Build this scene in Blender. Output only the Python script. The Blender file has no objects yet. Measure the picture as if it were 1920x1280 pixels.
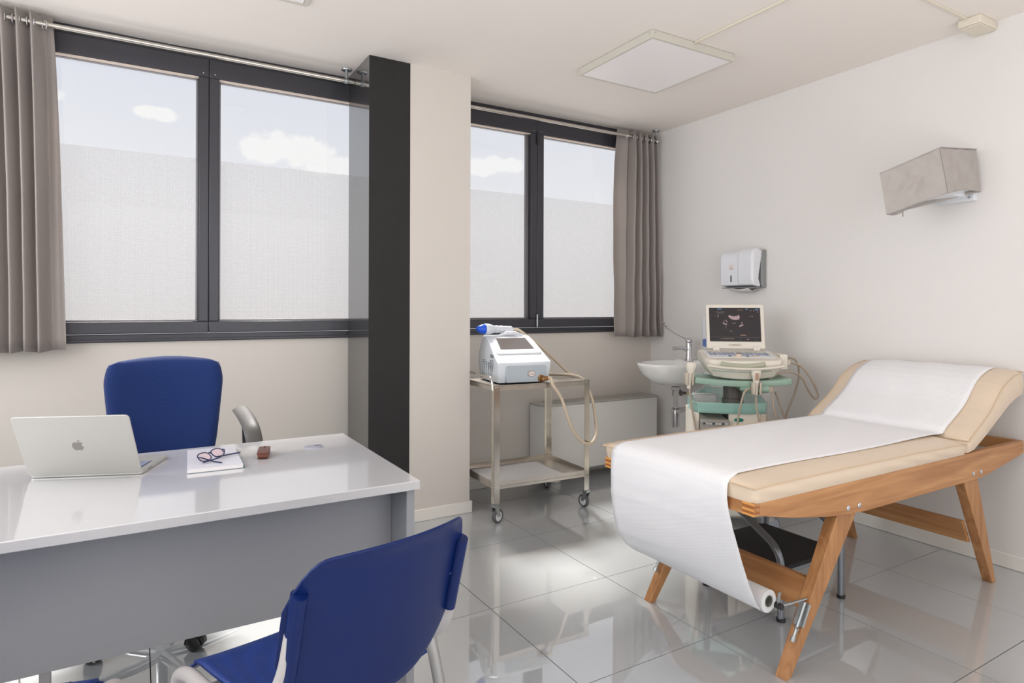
import bpy, bmesh, math, random
from mathutils import Vector, Matrix
random.seed(7)
S = bpy.context.scene
COL = S.collection
PI = math.pi
R = math.radians

# ------------------------------------------------------------------ camera
cam_d = bpy.data.cameras.new('camera')
cam = bpy.data.objects.new('camera', cam_d)
COL.objects.link(cam)
cam_d.sensor_width = 36.0
cam_d.lens = 1171.3 / 1920 * 36
cam_d.shift_x = (960 - 946.83) / 1920
cam_d.shift_y = (576.88 - 640) / 1920
cam_d.clip_start = 0.05
cam.matrix_world = (Matrix.Translation((0, 0, 1.23)) @ Matrix.Rotation(R(-30.4687), 4, 'Z')
                    @ Matrix.Rotation(R(90), 4, 'X') @ Matrix.Rotation(R(0.1741), 4, 'Z'))
S.camera = cam

# ------------------------------------------------------------------ world
W = bpy.data.worlds.new('sky')
S.world = W
W.use_nodes = True
nt = W.node_tree
nt.nodes.clear()
N = nt.nodes.new
L = nt.links.new
out = N('ShaderNodeOutputWorld')
bg = N('ShaderNodeBackground')
geo = N('ShaderNodeTexCoord')
nrm = N('ShaderNodeVectorMath'); nrm.operation = 'NORMALIZE'
L(geo.outputs['Generated'], nrm.inputs[0])
sep = N('ShaderNodeSeparateXYZ')
L(nrm.outputs[0], sep.inputs[0])
ramp = N('ShaderNodeValToRGB')
cr = ramp.color_ramp
cr.elements[0].position = 0.0; cr.elements[0].color = (1.25, 1.17, 1.12, 1)
cr.elements[1].position = 1.0; cr.elements[1].color = (0.42, 0.52, 0.75, 1)
for p, c in ((0.42, (1.2, 1.12, 1.07, 1)), (0.47, (0.78, 0.73, 0.70, 1)), (0.505, (0.80, 0.78, 0.78, 1)), (0.56, (0.90, 0.90, 0.92, 1)),
             (0.66, (0.80, 0.82, 0.89, 1)), (0.78, (0.74, 0.79, 0.92, 1))):
    e = cr.elements.new(p); e.color = c
mr = N('ShaderNodeMapRange')
mr.inputs['From Min'].default_value = -1; mr.inputs['From Max'].default_value = 1
L(sep.outputs['Z'], mr.inputs['Value'])
L(mr.outputs[0], ramp.inputs[0])


def cloud_field(size, specs):
    """sum of soft lobes around sky directions, broken up by noise"""
    ns = N('ShaderNodeTexNoise'); ns.inputs['Scale'].default_value = 34; ns.inputs['Detail'].default_value = 7
    ns.inputs['Roughness'].default_value = 0.6
    L(nrm.outputs[0], ns.inputs['Vector'])
    acc = None
    for (d, w, h, amp) in specs:
        d = Vector(d).normalized()
        side = Vector((d.y, -d.x, 0)).normalized()
        up = side.cross(d)
        terms = []
        for ax, s in ((side, w), (up, h)):
            dt = N('ShaderNodeVectorMath'); dt.operation = 'DOT_PRODUCT'
            L(nrm.outputs[0], dt.inputs[0]); dt.inputs[1].default_value = ax
            dv = N('ShaderNodeMath'); dv.operation = 'DIVIDE'; dv.inputs[1].default_value = s
            L(dt.outputs['Value'], dv.inputs[0])
            pw = N('ShaderNodeMath'); pw.operation = 'MULTIPLY'
            L(dv.outputs[0], pw.inputs[0]); L(dv.outputs[0], pw.inputs[1])
            terms.append(pw)
        # only the lobe in front
        df = N('ShaderNodeVectorMath'); df.operation = 'DOT_PRODUCT'
        L(nrm.outputs[0], df.inputs[0]); df.inputs[1].default_value = d
        gt = N('ShaderNodeMath'); gt.operation = 'GREATER_THAN'; gt.inputs[1].default_value = 0.3
        L(df.outputs['Value'], gt.inputs[0])
        ad = N('ShaderNodeMath'); ad.operation = 'ADD'
        L(terms[0].outputs[0], ad.inputs[0]); L(terms[1].outputs[0], ad.inputs[1])
        sb = N('ShaderNodeMath'); sb.operation = 'SUBTRACT'; sb.inputs[0].default_value = 1.0
        L(ad.outputs[0], sb.inputs[1])
        mx = N('ShaderNodeMath'); mx.operation = 'MAXIMUM'; mx.inputs[1].default_value = -1.0
        L(sb.outputs[0], mx.inputs[0])
        nn = N('ShaderNodeMath'); nn.operation = 'MULTIPLY_ADD'; nn.inputs[1].default_value = 2.6; nn.inputs[2].default_value = -1.35
        L(ns.outputs['Fac'], nn.inputs[0])
        su = N('ShaderNodeMath'); su.operation = 'ADD'
        L(mx.outputs[0], su.inputs[0]); L(nn.outputs[0], su.inputs[1])
        sc_ = N('ShaderNodeMath'); sc_.operation = 'MULTIPLY'; sc_.inputs[1].default_value = 2.2 * amp; sc_.use_clamp = True
        L(su.outputs[0], sc_.inputs[0])
        gg = N('ShaderNodeMath'); gg.operation = 'MULTIPLY'
        L(sc_.outputs[0], gg.inputs[0]); L(gt.outputs[0], gg.inputs[1])
        if acc is None:
            acc = gg
        else:
            m = N('ShaderNodeMath'); m.operation = 'MAXIMUM'
            L(acc.outputs[0], m.inputs[0]); L(gg.outputs[0], m.inputs[1]); acc = m
    return acc


clouds = cloud_field(1, [((0.175, 1.0, 0.243), 0.052, 0.026, 1.0), ((0.225, 1.0, 0.243), 0.050, 0.024, 1.0), ((0.272, 1.0, 0.226), 0.055, 0.016, 1.0),
                         ((0.024, 1.0, 0.269), 0.034, 0.011, 1.0), ((-0.098, 1.0, 0.277), 0.020, 0.011, .9),
                         ((0.545, 1.0, 0.258), 0.050, 0.016, 1.0), ((0.596, 1.0, 0.264), 0.028, 0.013, .9),
                         ((-0.6, 1.0, 0.3), 0.12, 0.04, 1.0), ((1.4, 1.0, 0.35), 0.15, 0.05, 1.0),
                         ((-1, -0.3, 0.5), 0.2, 0.06, 1.0), ((0.6, -1, 0.4), 0.2, 0.06, 1.0), ((1, -0.5, 0.3), 0.2, 0.05, 1.0)])
mix = N('ShaderNodeMix'); mix.data_type = 'RGBA'
L(clouds.outputs[0], mix.inputs['Factor'])
L(ramp.outputs[0], mix.inputs['A'])
mix.inputs['B'].default_value = (1.0, 0.99, 0.98, 1)
L(mix.outputs['Result'], bg.inputs['Color'])
bg.inputs['Strength'].default_value = 1.0
L(bg.outputs[0], out.inputs[0])

# ------------------------------------------------------------------ lights and exposure
def area(name, loc, rot, sx, sy, power, col=(1, 1, 1)):
    d = bpy.data.lights.new(name, 'AREA')
    d.shape = 'RECTANGLE'; d.size = sx; d.size_y = sy; d.energy = power; d.color = col
    o = bpy.data.objects.new(name, d); COL.objects.link(o)
    o.location = loc; o.rotation_euler = rot
    return o


sun_d = bpy.data.lights.new('sun', 'SUN')
sun_d.energy = 13.0; sun_d.angle = R(12); sun_d.color = (1, 0.95, 0.88)
sun = bpy.data.objects.new('sun', sun_d); COL.objects.link(sun)
sun.rotation_euler = Vector((-0.15, -0.66, -1.0)).to_track_quat('-Z', 'Y').to_euler()
sun.location = (2, 8, 8)
# added fill areas out of view: left, behind, and low facing up
LEFT_LIGHT = area('fill_left', (-1.55, 1.9, 1.75), (0, R(-90), 0), 1.5, 3.2, 55, (0.96, 0.98, 1.0))
BACK_LIGHT = area('fill_behind', (0.9, -1.9, 1.55), (R(90), 0, 0), 4.0, 2.0, 35, (0.94, 0.97, 1.0))
UP_LIGHT = area('fill_upward', (0.9, -0.9, 0.35), (R(180), 0, 0), 3.6, 1.8, 46, (1.0, 0.97, 0.95))  # added upward fill standing in for bounced light
S.view_settings.view_transform = 'Standard'
S.view_settings.look = 'None'
S.view_settings.exposure = 0.0
S.view_settings.gamma = 1.0
S.view_settings.use_curve_mapping = False
S.cycles.max_bounces = 10
S.cycles.diffuse_bounces = 5
S.cycles.glossy_bounces = 5
S.cycles.transmission_bounces = 8
S.cycles.transparent_max_bounces = 12
S.cycles.caustics_reflective = False
S.cycles.caustics_refractive = False
S.cycles.sample_clamp_indirect = 4.0

# ------------------------------------------------------------------ materials
def srgb(r, g, b):
    f = lambda c: (c / 255 / 12.92) if c <= 10.3 else ((c / 255 + 0.055) / 1.055) ** 2.4
    return (f(r), f(g), f(b), 1)


def mat(name, col, rough=0.5, metal=0.0, spec=0.5, noise=0.0, nscale=8, bump=0.0, bscale=60, coat=0.0, coat_rough=0.03,
        alpha=1.0, trans=0.0, emit=None, sheen=0.0, stretch=None):
    m = bpy.data.materials.new(name); m.use_nodes = True
    t = m.node_tree; b = t.nodes['Principled BSDF']
    b.inputs['Base Color'].default_value = col
    b.inputs['Roughness'].default_value = rough
    b.inputs['Metallic'].default_value = metal
    b.inputs['Specular IOR Level'].default_value = spec
    b.inputs['Coat Weight'].default_value = coat
    b.inputs['Coat Roughness'].default_value = coat_rough
    b.inputs['Alpha'].default_value = alpha
    b.inputs['Transmission Weight'].default_value = trans
    b.inputs['Sheen Weight'].default_value = sheen
    if emit:
        b.inputs['Emission Color'].default_value = emit[0]; b.inputs['Emission Strength'].default_value = emit[1]
    tc = t.nodes.new('ShaderNodeTexCoord')
    src = tc.outputs['Object']
    if stretch:
        mp = t.nodes.new('ShaderNodeMapping'); mp.inputs['Scale'].default_value = stretch
        t.links.new(src, mp.inputs[0]); src = mp.outputs[0]
    if noise:
        n = t.nodes.new('ShaderNodeTexNoise'); n.inputs['Scale'].default_value = nscale; n.inputs['Detail'].default_value = 4
        t.links.new(src, n.inputs['Vector'])
        mx = t.nodes.new('ShaderNodeMix'); mx.data_type = 'RGBA'
        lo = [max(0, c * (1 - noise)) for c in col[:3]] + [1]; hi = [min(1, c * (1 + noise)) for c in col[:3]] + [1]
        mx.inputs['A'].default_value = lo; mx.inputs['B'].default_value = hi
        t.links.new(n.outputs['Fac'], mx.inputs['Factor']); t.links.new(mx.outputs['Result'], b.inputs['Base Color'])
    if bump:
        n2 = t.nodes.new('ShaderNodeTexNoise'); n2.inputs['Scale'].default_value = bscale; n2.inputs['Detail'].default_value = 3
        t.links.new(src, n2.inputs['Vector'])
        bp = t.nodes.new('ShaderNodeBump'); bp.inputs['Strength'].default_value = bump; bp.inputs['Distance'].default_value = 0.004
        t.links.new(n2.outputs['Fac'], bp.inputs['Height']); t.links.new(bp.outputs[0], b.inputs['Normal'])
    return m


def wood(name, axis):
    m = bpy.data.materials.new(name); m.use_nodes = True
    t = m.node_tree; b = t.nodes['Principled BSDF']
    tc = t.nodes.new('ShaderNodeTexCoord'); mp = t.nodes.new('ShaderNodeMapping')
    sc = {'X': (1.6, 22, 22), 'Y': (22, 1.6, 22), 'Z': (22, 22, 1.6)}[axis]
    mp.inputs['Scale'].default_value = sc
    t.links.new(tc.outputs['Object'], mp.inputs[0])
    n = t.nodes.new('ShaderNodeTexNoise'); n.inputs['Scale'].default_value = 1.4; n.inputs['Detail'].default_value = 6
    n.inputs['Distortion'].default_value = 0.8
    t.links.new(mp.outputs[0], n.inputs['Vector'])
    rp = t.nodes.new('ShaderNodeValToRGB')
    rp.color_ramp.elements[0].position = 0.28; rp.color_ramp.elements[0].color = srgb(158, 106, 64)
    rp.color_ramp.elements[1].position = 0.72; rp.color_ramp.elements[1].color = srgb(200, 148, 98)
    t.links.new(n.outputs['Fac'], rp.inputs[0]); t.links.new(rp.outputs[0], b.inputs['Base Color'])
    b.inputs['Roughness'].default_value = 0.42
    bp = t.nodes.new('ShaderNodeBump'); bp.inputs['Strength'].default_value = 0.06; bp.inputs['Distance'].default_value = 0.002
    t.links.new(n.outputs['Fac'], bp.inputs['Height']); t.links.new(bp.outputs[0], b.inputs['Normal'])
    return m


def weave(name, col, scale, rough=0.8, bump=0.35, dots=0.12, dist=0.0012, spec=0.3, sheen=0.0):
    """woven or perforated surface: fine voronoi cells in object space"""
    m = mat(name, col, rough, spec=spec, sheen=sheen)
    t = m.node_tree; b = t.nodes['Principled BSDF']
    tc = t.nodes.new('ShaderNodeTexCoord')
    v = t.nodes.new('ShaderNodeTexVoronoi'); v.inputs['Scale'].default_value = scale; v.inputs['Randomness'].default_value = 0.15
    t.links.new(tc.outputs['Object'], v.inputs['Vector'])
    mx = t.nodes.new('ShaderNodeMix'); mx.data_type = 'RGBA'
    mx.inputs['A'].default_value = [c * (1 - dots) for c in col[:3]] + [1]; mx.inputs['B'].default_value = [min(1, c * (1 + dots)) for c in col[:3]] + [1]
    t.links.new(v.outputs['Distance'], mx.inputs['Factor']); t.links.new(mx.outputs['Result'], b.inputs['Base Color'])
    bp = t.nodes.new('ShaderNodeBump'); bp.inputs['Strength'].default_value = bump; bp.inputs['Distance'].default_value = dist
    t.links.new(v.outputs['Distance'], bp.inputs['Height']); t.links.new(bp.outputs[0], b.inputs['Normal'])
    return m


M = {}
M['wall'] = mat('wall_paint', srgb(230, 227, 225), 0.75, spec=0.3, noise=0.015, nscale=3, bump=0.04, bscale=120)
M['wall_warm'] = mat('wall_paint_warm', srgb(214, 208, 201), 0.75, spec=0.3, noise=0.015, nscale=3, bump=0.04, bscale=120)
M['ceiling'] = mat('ceiling_paint', srgb(242, 235, 229), 0.85, spec=0.2, noise=0.012, nscale=2)
M['base'] = mat('skirting_paint', srgb(238, 235, 229), 0.4, noise=0.01)
M['grout'] = mat('grout', srgb(62, 60, 58), 0.9)
M['tile'] = mat('porcelain_tile', srgb(188, 192, 195), 0.42, spec=0.4, noise=0.05, nscale=380, coat=1.0, coat_rough=0.02)
M['tile'].node_tree.nodes['Principled BSDF'].inputs['Coat IOR'].default_value = 3.0
M['black'] = mat('black_gloss_paint', srgb(34, 33, 35), 0.5, spec=0.3, noise=0.06, nscale=14, bump=0.02, bscale=40, coat=1.0, coat_rough=0.09)
M['black'].node_tree.nodes['Principled BSDF'].inputs['Coat IOR'].default_value = 3.4
M['black_matte'] = mat('black_matte_paint', srgb(48, 46, 47), 0.6, spec=0.2, noise=0.12, nscale=22, bump=0.04, bscale=90)
M['frame'] = mat('anthracite_aluminium', srgb(64, 64, 70), 0.32, metal=0.25, noise=0.05, nscale=9)
M['frame_in'] = mat('window_bead', srgb(126, 124, 128), 0.35, metal=0.4, noise=0.03)
M['bead_lit'] = mat('lit_bead_tone', srgb(214, 200, 190), 0.4, metal=0.2, noise=0.03)  # pale tone paints the light caught under the top rail
M['steel'] = mat('brushed_steel', srgb(206, 202, 194), 0.20, metal=1.0, noise=0.12, nscale=7, stretch=(1, 1, 4))
M['steel_worn'] = mat('worn_steel', srgb(204, 198, 190), 0.30, metal=1.0, noise=0.22, nscale=9)
M['chrome'] = mat('chrome', srgb(215, 215, 218), 0.08, metal=1.0, noise=0.02)
M['zinc'] = mat('zinc', srgb(176, 182, 184), 0.35, metal=0.9, noise=0.1, nscale=30)
M['desk_top'] = mat('white_laminate', srgb(208, 208, 212), 0.3, spec=0.5, noise=0.01, coat=1.0, coat_rough=0.05)
M['desk_top'].node_tree.nodes['Principled BSDF'].inputs['Coat IOR'].default_value = 1.9
M['desk_edge'] = mat('white_edge_band', srgb(196, 196, 198), 0.4, noise=0.06, nscale=20)
M['desk_grey'] = mat('grey_laminate', srgb(150, 152, 157), 0.55, noise=0.05, nscale=420)
M['blue_fab'] = weave('blue_fabric', srgb(14, 42, 98), 520, 0.85, 0.4, 0.3, sheen=0.25)
M['blue_pl'] = mat('blue_plastic', srgb(8, 32, 88), 0.36, spec=0.28, noise=0.03, nscale=600, bump=0.05, bscale=900)
M['blue_seat'] = weave('blue_perforated_plastic', srgb(20, 50, 122), 170, 0.42, 0.5, 0.45, 0.0016, 0.5)
M['grey_pl'] = mat('light_grey_plastic', srgb(188, 184, 184), 0.4, noise=0.03)
M['grey_tube'] = mat('grey_painted_tube', srgb(164, 164, 163), 0.35, metal=0.4, noise=0.02)
M['dark_tube'] = mat('slate_painted_tube', srgb(128, 133, 140), 0.3, metal=0.6, noise=0.04)
M['black_pl'] = mat('black_plastic', srgb(34, 33, 34), 0.4, noise=0.08)
M['rubber'] = mat('black_ribbed_rubber', srgb(30, 30, 32), 0.75, noise=0.3, nscale=40, bump=0.5, bscale=60, stretch=(1, 14, 1))
M['arm'] = mat('dark_grey_armrest', srgb(84, 82, 81), 0.5, noise=0.05)
M['wood_x'] = wood('beech_x', 'X'); M['wood_y'] = wood('beech_y', 'Y'); M['wood_z'] = wood('beech_z', 'Z')
M['wood_end'] = mat('beech_end_grain', srgb(222, 158, 84), 0.5, noise=0.12, nscale=90)
M['wood_dark'] = mat('beech_finger_joint', srgb(160, 96, 48), 0.5, noise=0.12, nscale=90)
M['hide'] = mat('beige_leatherette', srgb(222, 203, 181), 0.36, spec=0.5, noise=0.03, nscale=5, bump=0.45, bscale=6)
M['piping'] = mat('beige_piping', srgb(208, 184, 154), 0.4, noise=0.03)
M['paper'] = weave('embossed_paper', srgb(240, 240, 243), 210, 0.85, 0.6, 0.035, 0.002, 0.2)
M['paper_core'] = mat('roll_core', srgb(120, 124, 112), 0.8, noise=0.1)
M['curtain'] = mat('grey_satin_curtain', srgb(168, 160, 156), 0.36, spec=0.35, noise=0.03, nscale=60, sheen=0.3)
_t = M['curtain'].node_tree
_tl = _t.nodes.new('ShaderNodeBsdfTranslucent'); _tl.inputs['Color'].default_value = srgb(190, 180, 174)
_ms = _t.nodes.new('ShaderNodeMixShader'); _ms.inputs[0].default_value = 0.26
_o = [n_ for n_ in _t.nodes if n_.type == 'OUTPUT_MATERIAL'][0]; _p = _t.nodes['Principled BSDF']
_t.links.new(_p.outputs[0], _ms.inputs[1]); _t.links.new(_tl.outputs[0], _ms.inputs[2]); _t.links.new(_ms.outputs[0], _o.inputs[0])
M['cloth'] = mat('taupe_cloth', srgb(172, 166, 162), 0.85, noise=0.07, nscale=22, bump=0.9, bscale=9)
M['white_pl'] = mat('white_plastic', srgb(228, 230, 235), 0.3, noise=0.01)
M['grey_back'] = mat('mid_grey_plastic', srgb(140, 144, 144), 0.4, noise=0.02)
for n_ in M['cloth'].node_tree.nodes:
    if n_.type == 'BUMP': n_.inputs['Distance'].default_value = 0.03
for n_ in M['hide'].node_tree.nodes:
    if n_.type == 'BUMP': n_.inputs['Distance'].default_value = 0.012
M['smoke'] = mat('smoked_window', srgb(92, 98, 116), 0.2, noise=0.02)
M['soap_blue'] = mat('blue_soap_window', srgb(98, 124, 186), 0.25, noise=0.08, nscale=50)
M['cream'] = mat('cream_plastic', srgb(222, 216, 204), 0.38, noise=0.015)
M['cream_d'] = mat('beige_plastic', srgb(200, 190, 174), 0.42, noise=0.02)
M['handle_shade'] = mat('handle_slot_shade', srgb(168, 170, 150), 0.5, noise=0.02)  # shade of the grip opening put into the colour
M['green'] = mat('sage_green_plastic', srgb(142, 170, 154), 0.4, noise=0.04)
M['teal'] = mat('translucent_teal', srgb(170, 216, 206), 0.12, spec=0.5, noise=0.03, alpha=0.42)
M['teal_d'] = mat('teal_badge', srgb(30, 120, 100), 0.35, noise=0.03)
M['key'] = mat('blue_grey_keys', srgb(150, 160, 186), 0.45, noise=0.2, nscale=60)
M['col_dark'] = mat('dark_column', srgb(104, 98, 96), 0.35, metal=0.3, noise=0.04)
M['printer'] = mat('warm_grey_recorder', srgb(158, 152, 145), 0.5, noise=0.03)
M['cable'] = mat('taupe_cable', srgb(168, 154, 138), 0.5, noise=0.02)
M['hose'] = mat('beige_hose', srgb(206, 190, 168), 0.45, noise=0.03)
M['device'] = mat('cool_white_housing', srgb(222, 228, 234), 0.35, noise=0.01)
M['device_g'] = mat('cool_grey_front', srgb(178, 188, 196), 0.45, noise=0.02)
M['lcd'] = mat('unlit_lcd', srgb(112, 106, 104), 0.18, noise=0.02)
M['tyre'] = mat('grey_tyre', srgb(96, 96, 98), 0.6, noise=0.05)
M['tip_blue'] = mat('bright_blue_cap', srgb(24, 88, 220), 0.25, noise=0.02)
M['ceramic'] = mat('white_ceramic', srgb(240, 240, 238), 0.12, spec=0.5, noise=0.005, coat=0.4)
M['convector'] = mat('white_convector', srgb(228, 226, 222), 0.4, noise=0.01)
M['alu'] = mat('aluminium_laptop', srgb(196, 195, 190), 0.42, metal=0.55, noise=0.01)
M['emblem'] = mat('emblem_grey', srgb(150, 146, 142), 0.3, metal=0.6, noise=0.01)
M['keys_dark'] = mat('dark_keys', srgb(60, 66, 84), 0.5, noise=0.1)
M['pages'] = mat('paper_pages', srgb(226, 224, 224), 0.8, noise=0.06, nscale=200)
M['cover_w'] = mat('white_cover', srgb(218, 218, 228), 0.35, noise=0.02)
M['cover_t'] = mat('teal_cover', srgb(96, 124, 132), 0.5, noise=0.03)
M['navy'] = mat('navy_acetate', srgb(36, 46, 84), 0.25, noise=0.05)
M['lens'] = mat('pink_lens', srgb(246, 206, 212), 0.05, noise=0.02, alpha=0.28)
M['leather'] = mat('brown_leather', srgb(98, 52, 38), 0.32, noise=0.15, nscale=60, bump=0.2, bscale=200)
M['cap_grey'] = mat('grommet_grey', srgb(160, 162, 176), 0.35, noise=0.02)
M['lamp_frame'] = mat('lamp_frame_white', srgb(206, 202, 192), 0.5, noise=0.01)
M['lamp_diff'] = mat('lamp_diffuser', srgb(250, 246, 246), 0.45, noise=0.005)
M['trunk'] = mat('trunking_pvc', srgb(226, 218, 202), 0.5, noise=0.02)
M['yellow'] = mat('yellow_green_wire', srgb(196, 200, 60), 0.4, noise=0.05)
M['ink'] = mat('grey_ink', srgb(120, 126, 132), 0.5, noise=0.02)
M['ink_dark'] = mat('dark_ink', srgb(90, 50, 40), 0.5, noise=0.02)
M['badge'] = mat('badge_cream', srgb(226, 214, 210), 0.4, noise=0.02)
M['wire_w'] = mat('white_flex', srgb(226, 222, 216), 0.4, noise=0.02)
M['copper'] = mat('brass_fitting', srgb(150, 110, 70), 0.35, metal=0.9, noise=0.1)
M['dark'] = mat('dark_slot', srgb(52, 56, 62), 0.6, noise=0.02)


def glass_material():
    m = bpy.data.materials.new('clear_pane'); m.use_nodes = True
    t = m.node_tree; t.nodes.clear()
    o = t.nodes.new('ShaderNodeOutputMaterial'); tr = t.nodes.new('ShaderNodeBsdfTransparent'); gl = t.nodes.new('ShaderNodeBsdfGlossy')
    gl.inputs['Roughness'].default_value = 0.02
    tr.inputs['Color'].default_value = (0.97, 0.975, 0.98, 1)
    fr = t.nodes.new('ShaderNodeMapRange'); fr.inputs['To Min'].default_value = 0.03; fr.inputs['To Max'].default_value = 0.05
    n = t.nodes.new('ShaderNodeTexNoise'); n.inputs['Scale'].default_value = 2
    mx = t.nodes.new('ShaderNodeMixShader')
    t.links.new(n.outputs['Fac'], fr.inputs['Value']); t.links.new(fr.outputs[0], mx.inputs[0]); t.links.new(tr.outputs[0], mx.inputs[1]); t.links.new(gl.outputs[0], mx.inputs[2])
    t.links.new(mx.outputs[0], o.inputs[0])
    return m


def film_material():
    """white perforated privacy film: hexagonal dots of translucent white with tiny clear gaps"""
    m = bpy.data.materials.new('dotted_privacy_film'); m.use_nodes = True
    t = m.node_tree; t.nodes.clear()
    o = t.nodes.new('ShaderNodeOutputMaterial')
    tr = t.nodes.new('ShaderNodeBsdfTransparent'); tl = t.nodes.new('ShaderNodeBsdfTranslucent'); df = t.nodes.new('ShaderNodeBsdfDiffuse')
    tl.inputs['Color'].default_value = (0.235, 0.235, 0.24, 1); df.inputs['Color'].default_value = (0.86, 0.86, 0.87, 1)
    tr.inputs['Color'].default_value = (0.97, 0.965, 0.965, 1)
    tc = t.nodes.new('ShaderNodeTexCoord')
    v = t.nodes.new('ShaderNodeTexVoronoi'); v.inputs['Scale'].default_value = 92; v.inputs['Randomness'].default_value = 0.0
    mp = t.nodes.new('ShaderNodeMapping'); mp.inputs['Rotation'].default_value = (0, R(45), 0); mp.inputs['Scale'].default_value = (1, 0, 1)
    t.links.new(tc.outputs['Object'], mp.inputs[0]); t.links.new(mp.outputs[0], v.inputs['Vector'])
    rp = t.nodes.new('ShaderNodeMapRange'); rp.inputs['From Min'].default_value = 0.15; rp.inputs['From Max'].default_value = 0.65
    rp.inputs['To Min'].default_value = 0.42; rp.inputs['To Max'].default_value = 0.58
    t.links.new(v.outputs['Distance'], rp.inputs['Value'])
    m1 = t.nodes.new('ShaderNodeMixShader'); m1.inputs[0].default_value = 0.25
    t.links.new(tl.outputs[0], m1.inputs[1]); t.links.new(df.outputs[0], m1.inputs[2])
    m2 = t.nodes.new('ShaderNodeMixShader')
    t.links.new(rp.outputs[0], m2.inputs[0]); t.links.new(m1.outputs[0], m2.inputs[1]); t.links.new(tr.outputs[0], m2.inputs[2])
    t.links.new(m2.outputs[0], o.inputs[0])
    return m


M['glass'] = glass_material()
M['film'] = film_material()

# ------------------------------------------------------------------ geometry helpers
def thing(name, label=None, cat=None, loc=(0, 0, 0), rotz=0, group=None, kind=None):
    o = bpy.data.objects.new(name, None); COL.objects.link(o)
    o.empty_display_size = 0.05
    o.location = loc; o.rotation_euler = (0, 0, rotz)
    tag(o, label, cat, group, kind)
    return o


def tag(o, label=None, cat=None, group=None, kind=None):
    if label: o['label'] = label
    if cat: o['category'] = cat
    if group: o['group'] = group
    if kind: o['kind'] = kind
    return o


def base_matrix(o):
    m = Matrix.Identity(4)
    while o is not None:
        m = (Matrix.Translation(o.location) @ o.rotation_euler.to_matrix().to_4x4()) @ m
        o = o.parent
    return m


def obj(name, bm, material, parent=None, world=False, smooth=True, bevel=0, seg=2, sub=0, solid=0, angle=40, label=None, origin=None):
    """link a bmesh as one object; world=True: its vertices are in world space and are moved into the parent's"""
    if world and parent is not None:
        bm.transform(base_matrix(parent).inverted())
    me = bpy.data.meshes.new(name)
    bmesh.ops.recalc_face_normals(bm, faces=bm.faces)
    if smooth:
        for f in bm.faces: f.smooth = True
    bm.to_mesh(me); bm.free()
    if smooth:
        try:
            me.set_sharp_from_angle(angle=R(angle))
        except Exception:
            pass
    mats = material if isinstance(material, (list, tuple)) else [material]
    for x in mats: me.materials.append(M[x] if isinstance(x, str) else x)
    o = bpy.data.objects.new(name, me); COL.objects.link(o)
    if parent is not None: o.parent = parent
    if solid:
        md = o.modifiers.new('solid', 'SOLIDIFY'); md.thickness = solid; md.offset = 0
    if bevel:
        md = o.modifiers.new('bevel', 'BEVEL'); md.width = bevel; md.segments = seg; md.limit_method = 'ANGLE'; md.angle_limit = R(35)
        if smooth: md.harden_normals = False
    if sub:
        md = o.modifiers.new('sub', 'SUBSURF'); md.levels = sub; md.render_levels = sub
    if label: o['label'] = label
    return o


def B(): return bmesh.new()


def box(bm, x0, x1, y0, y1, z0, z1, mtx=None, mi=0):
    vs = [bm.verts.new(((x0, x1)[i & 1], (y0, y1)[(i >> 1) & 1], (z0, z1)[i >> 2])) for i in range(8)]
    if mtx is not None:
        for v in vs: v.co = mtx @ v.co
    for f in ((0, 2, 3, 1), (4, 5, 7, 6), (0, 1, 5, 4), (2, 6, 7, 3), (0, 4, 6, 2), (1, 3, 7, 5)):
        fc = bm.faces.new([vs[i] for i in f]); fc.material_index = mi
    return bm


def hexa(bm, pts, mi=0):
    """8 points in the order of box()"""
    vs = [bm.verts.new(p) for p in pts]
    for f in ((0, 2, 3, 1), (4, 5, 7, 6), (0, 1, 5, 4), (2, 6, 7, 3), (0, 4, 6, 2), (1, 3, 7, 5)):
        fc = bm.faces.new([vs[i] for i in f]); fc.material_index = mi
    return bm


def prism(bm, poly, a, b, axis='Y', mtx=None):
    """extrude a polygon of 2-D points between a and b along an axis"""
    def P(u, v, w):
        p = {'Y': Vector((u, w, v)), 'X': Vector((w, u, v)), 'Z': Vector((u, v, w))}[axis]
        return mtx @ p if mtx is not None else p
    A = [bm.verts.new(P(u, v, a)) for u, v in poly]; C = [bm.verts.new(P(u, v, b)) for u, v in poly]
    bm.faces.new(A); bm.faces.new(C[::-1])
    n = len(poly)
    for i in range(n): bm.faces.new((A[i], C[i], C[(i + 1) % n], A[(i + 1) % n]))
    return bm


def smooth_path(pts, n=8, closed=False):
    P = [Vector(p) for p in pts]
    out_ = []
    m = len(P)
    rng = m if closed else m - 1
    for i in range(rng):
        p0 = P[i - 1] if (closed or i > 0) else P[0]
        p1 = P[i]; p2 = P[(i + 1) % m]
        p3 = P[(i + 2) % m] if (closed or i + 2 < m) else P[-1]
        for k in range(n):
            t = k / n
            out_.append(0.5 * ((2 * p1) + (-p0 + p2) * t + (2 * p0 - 5 * p1 + 4 * p2 - p3) * t * t + (-p0 + 3 * p1 - 3 * p2 + p3) * t ** 3))
    if not closed: out_.append(P[-1])
    return out_


def fillet(pts, r, n=5):
    """polyline with rounded corners"""
    P = [Vector(p) for p in pts]; o = [P[0]]
    for i in range(1, len(P) - 1):
        a = (P[i - 1] - P[i]); b = (P[i + 1] - P[i])
        d = min(r, a.length * .48, b.length * .48)
        p = P[i] + a.normalized() * d; q = P[i] + b.normalized() * d
        for k in range(n + 1):
            t = k / n
            o.append(p * (1 - t) ** 2 + P[i] * 2 * t * (1 - t) + q * t * t)
    o.append(P[-1]); return o


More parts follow.
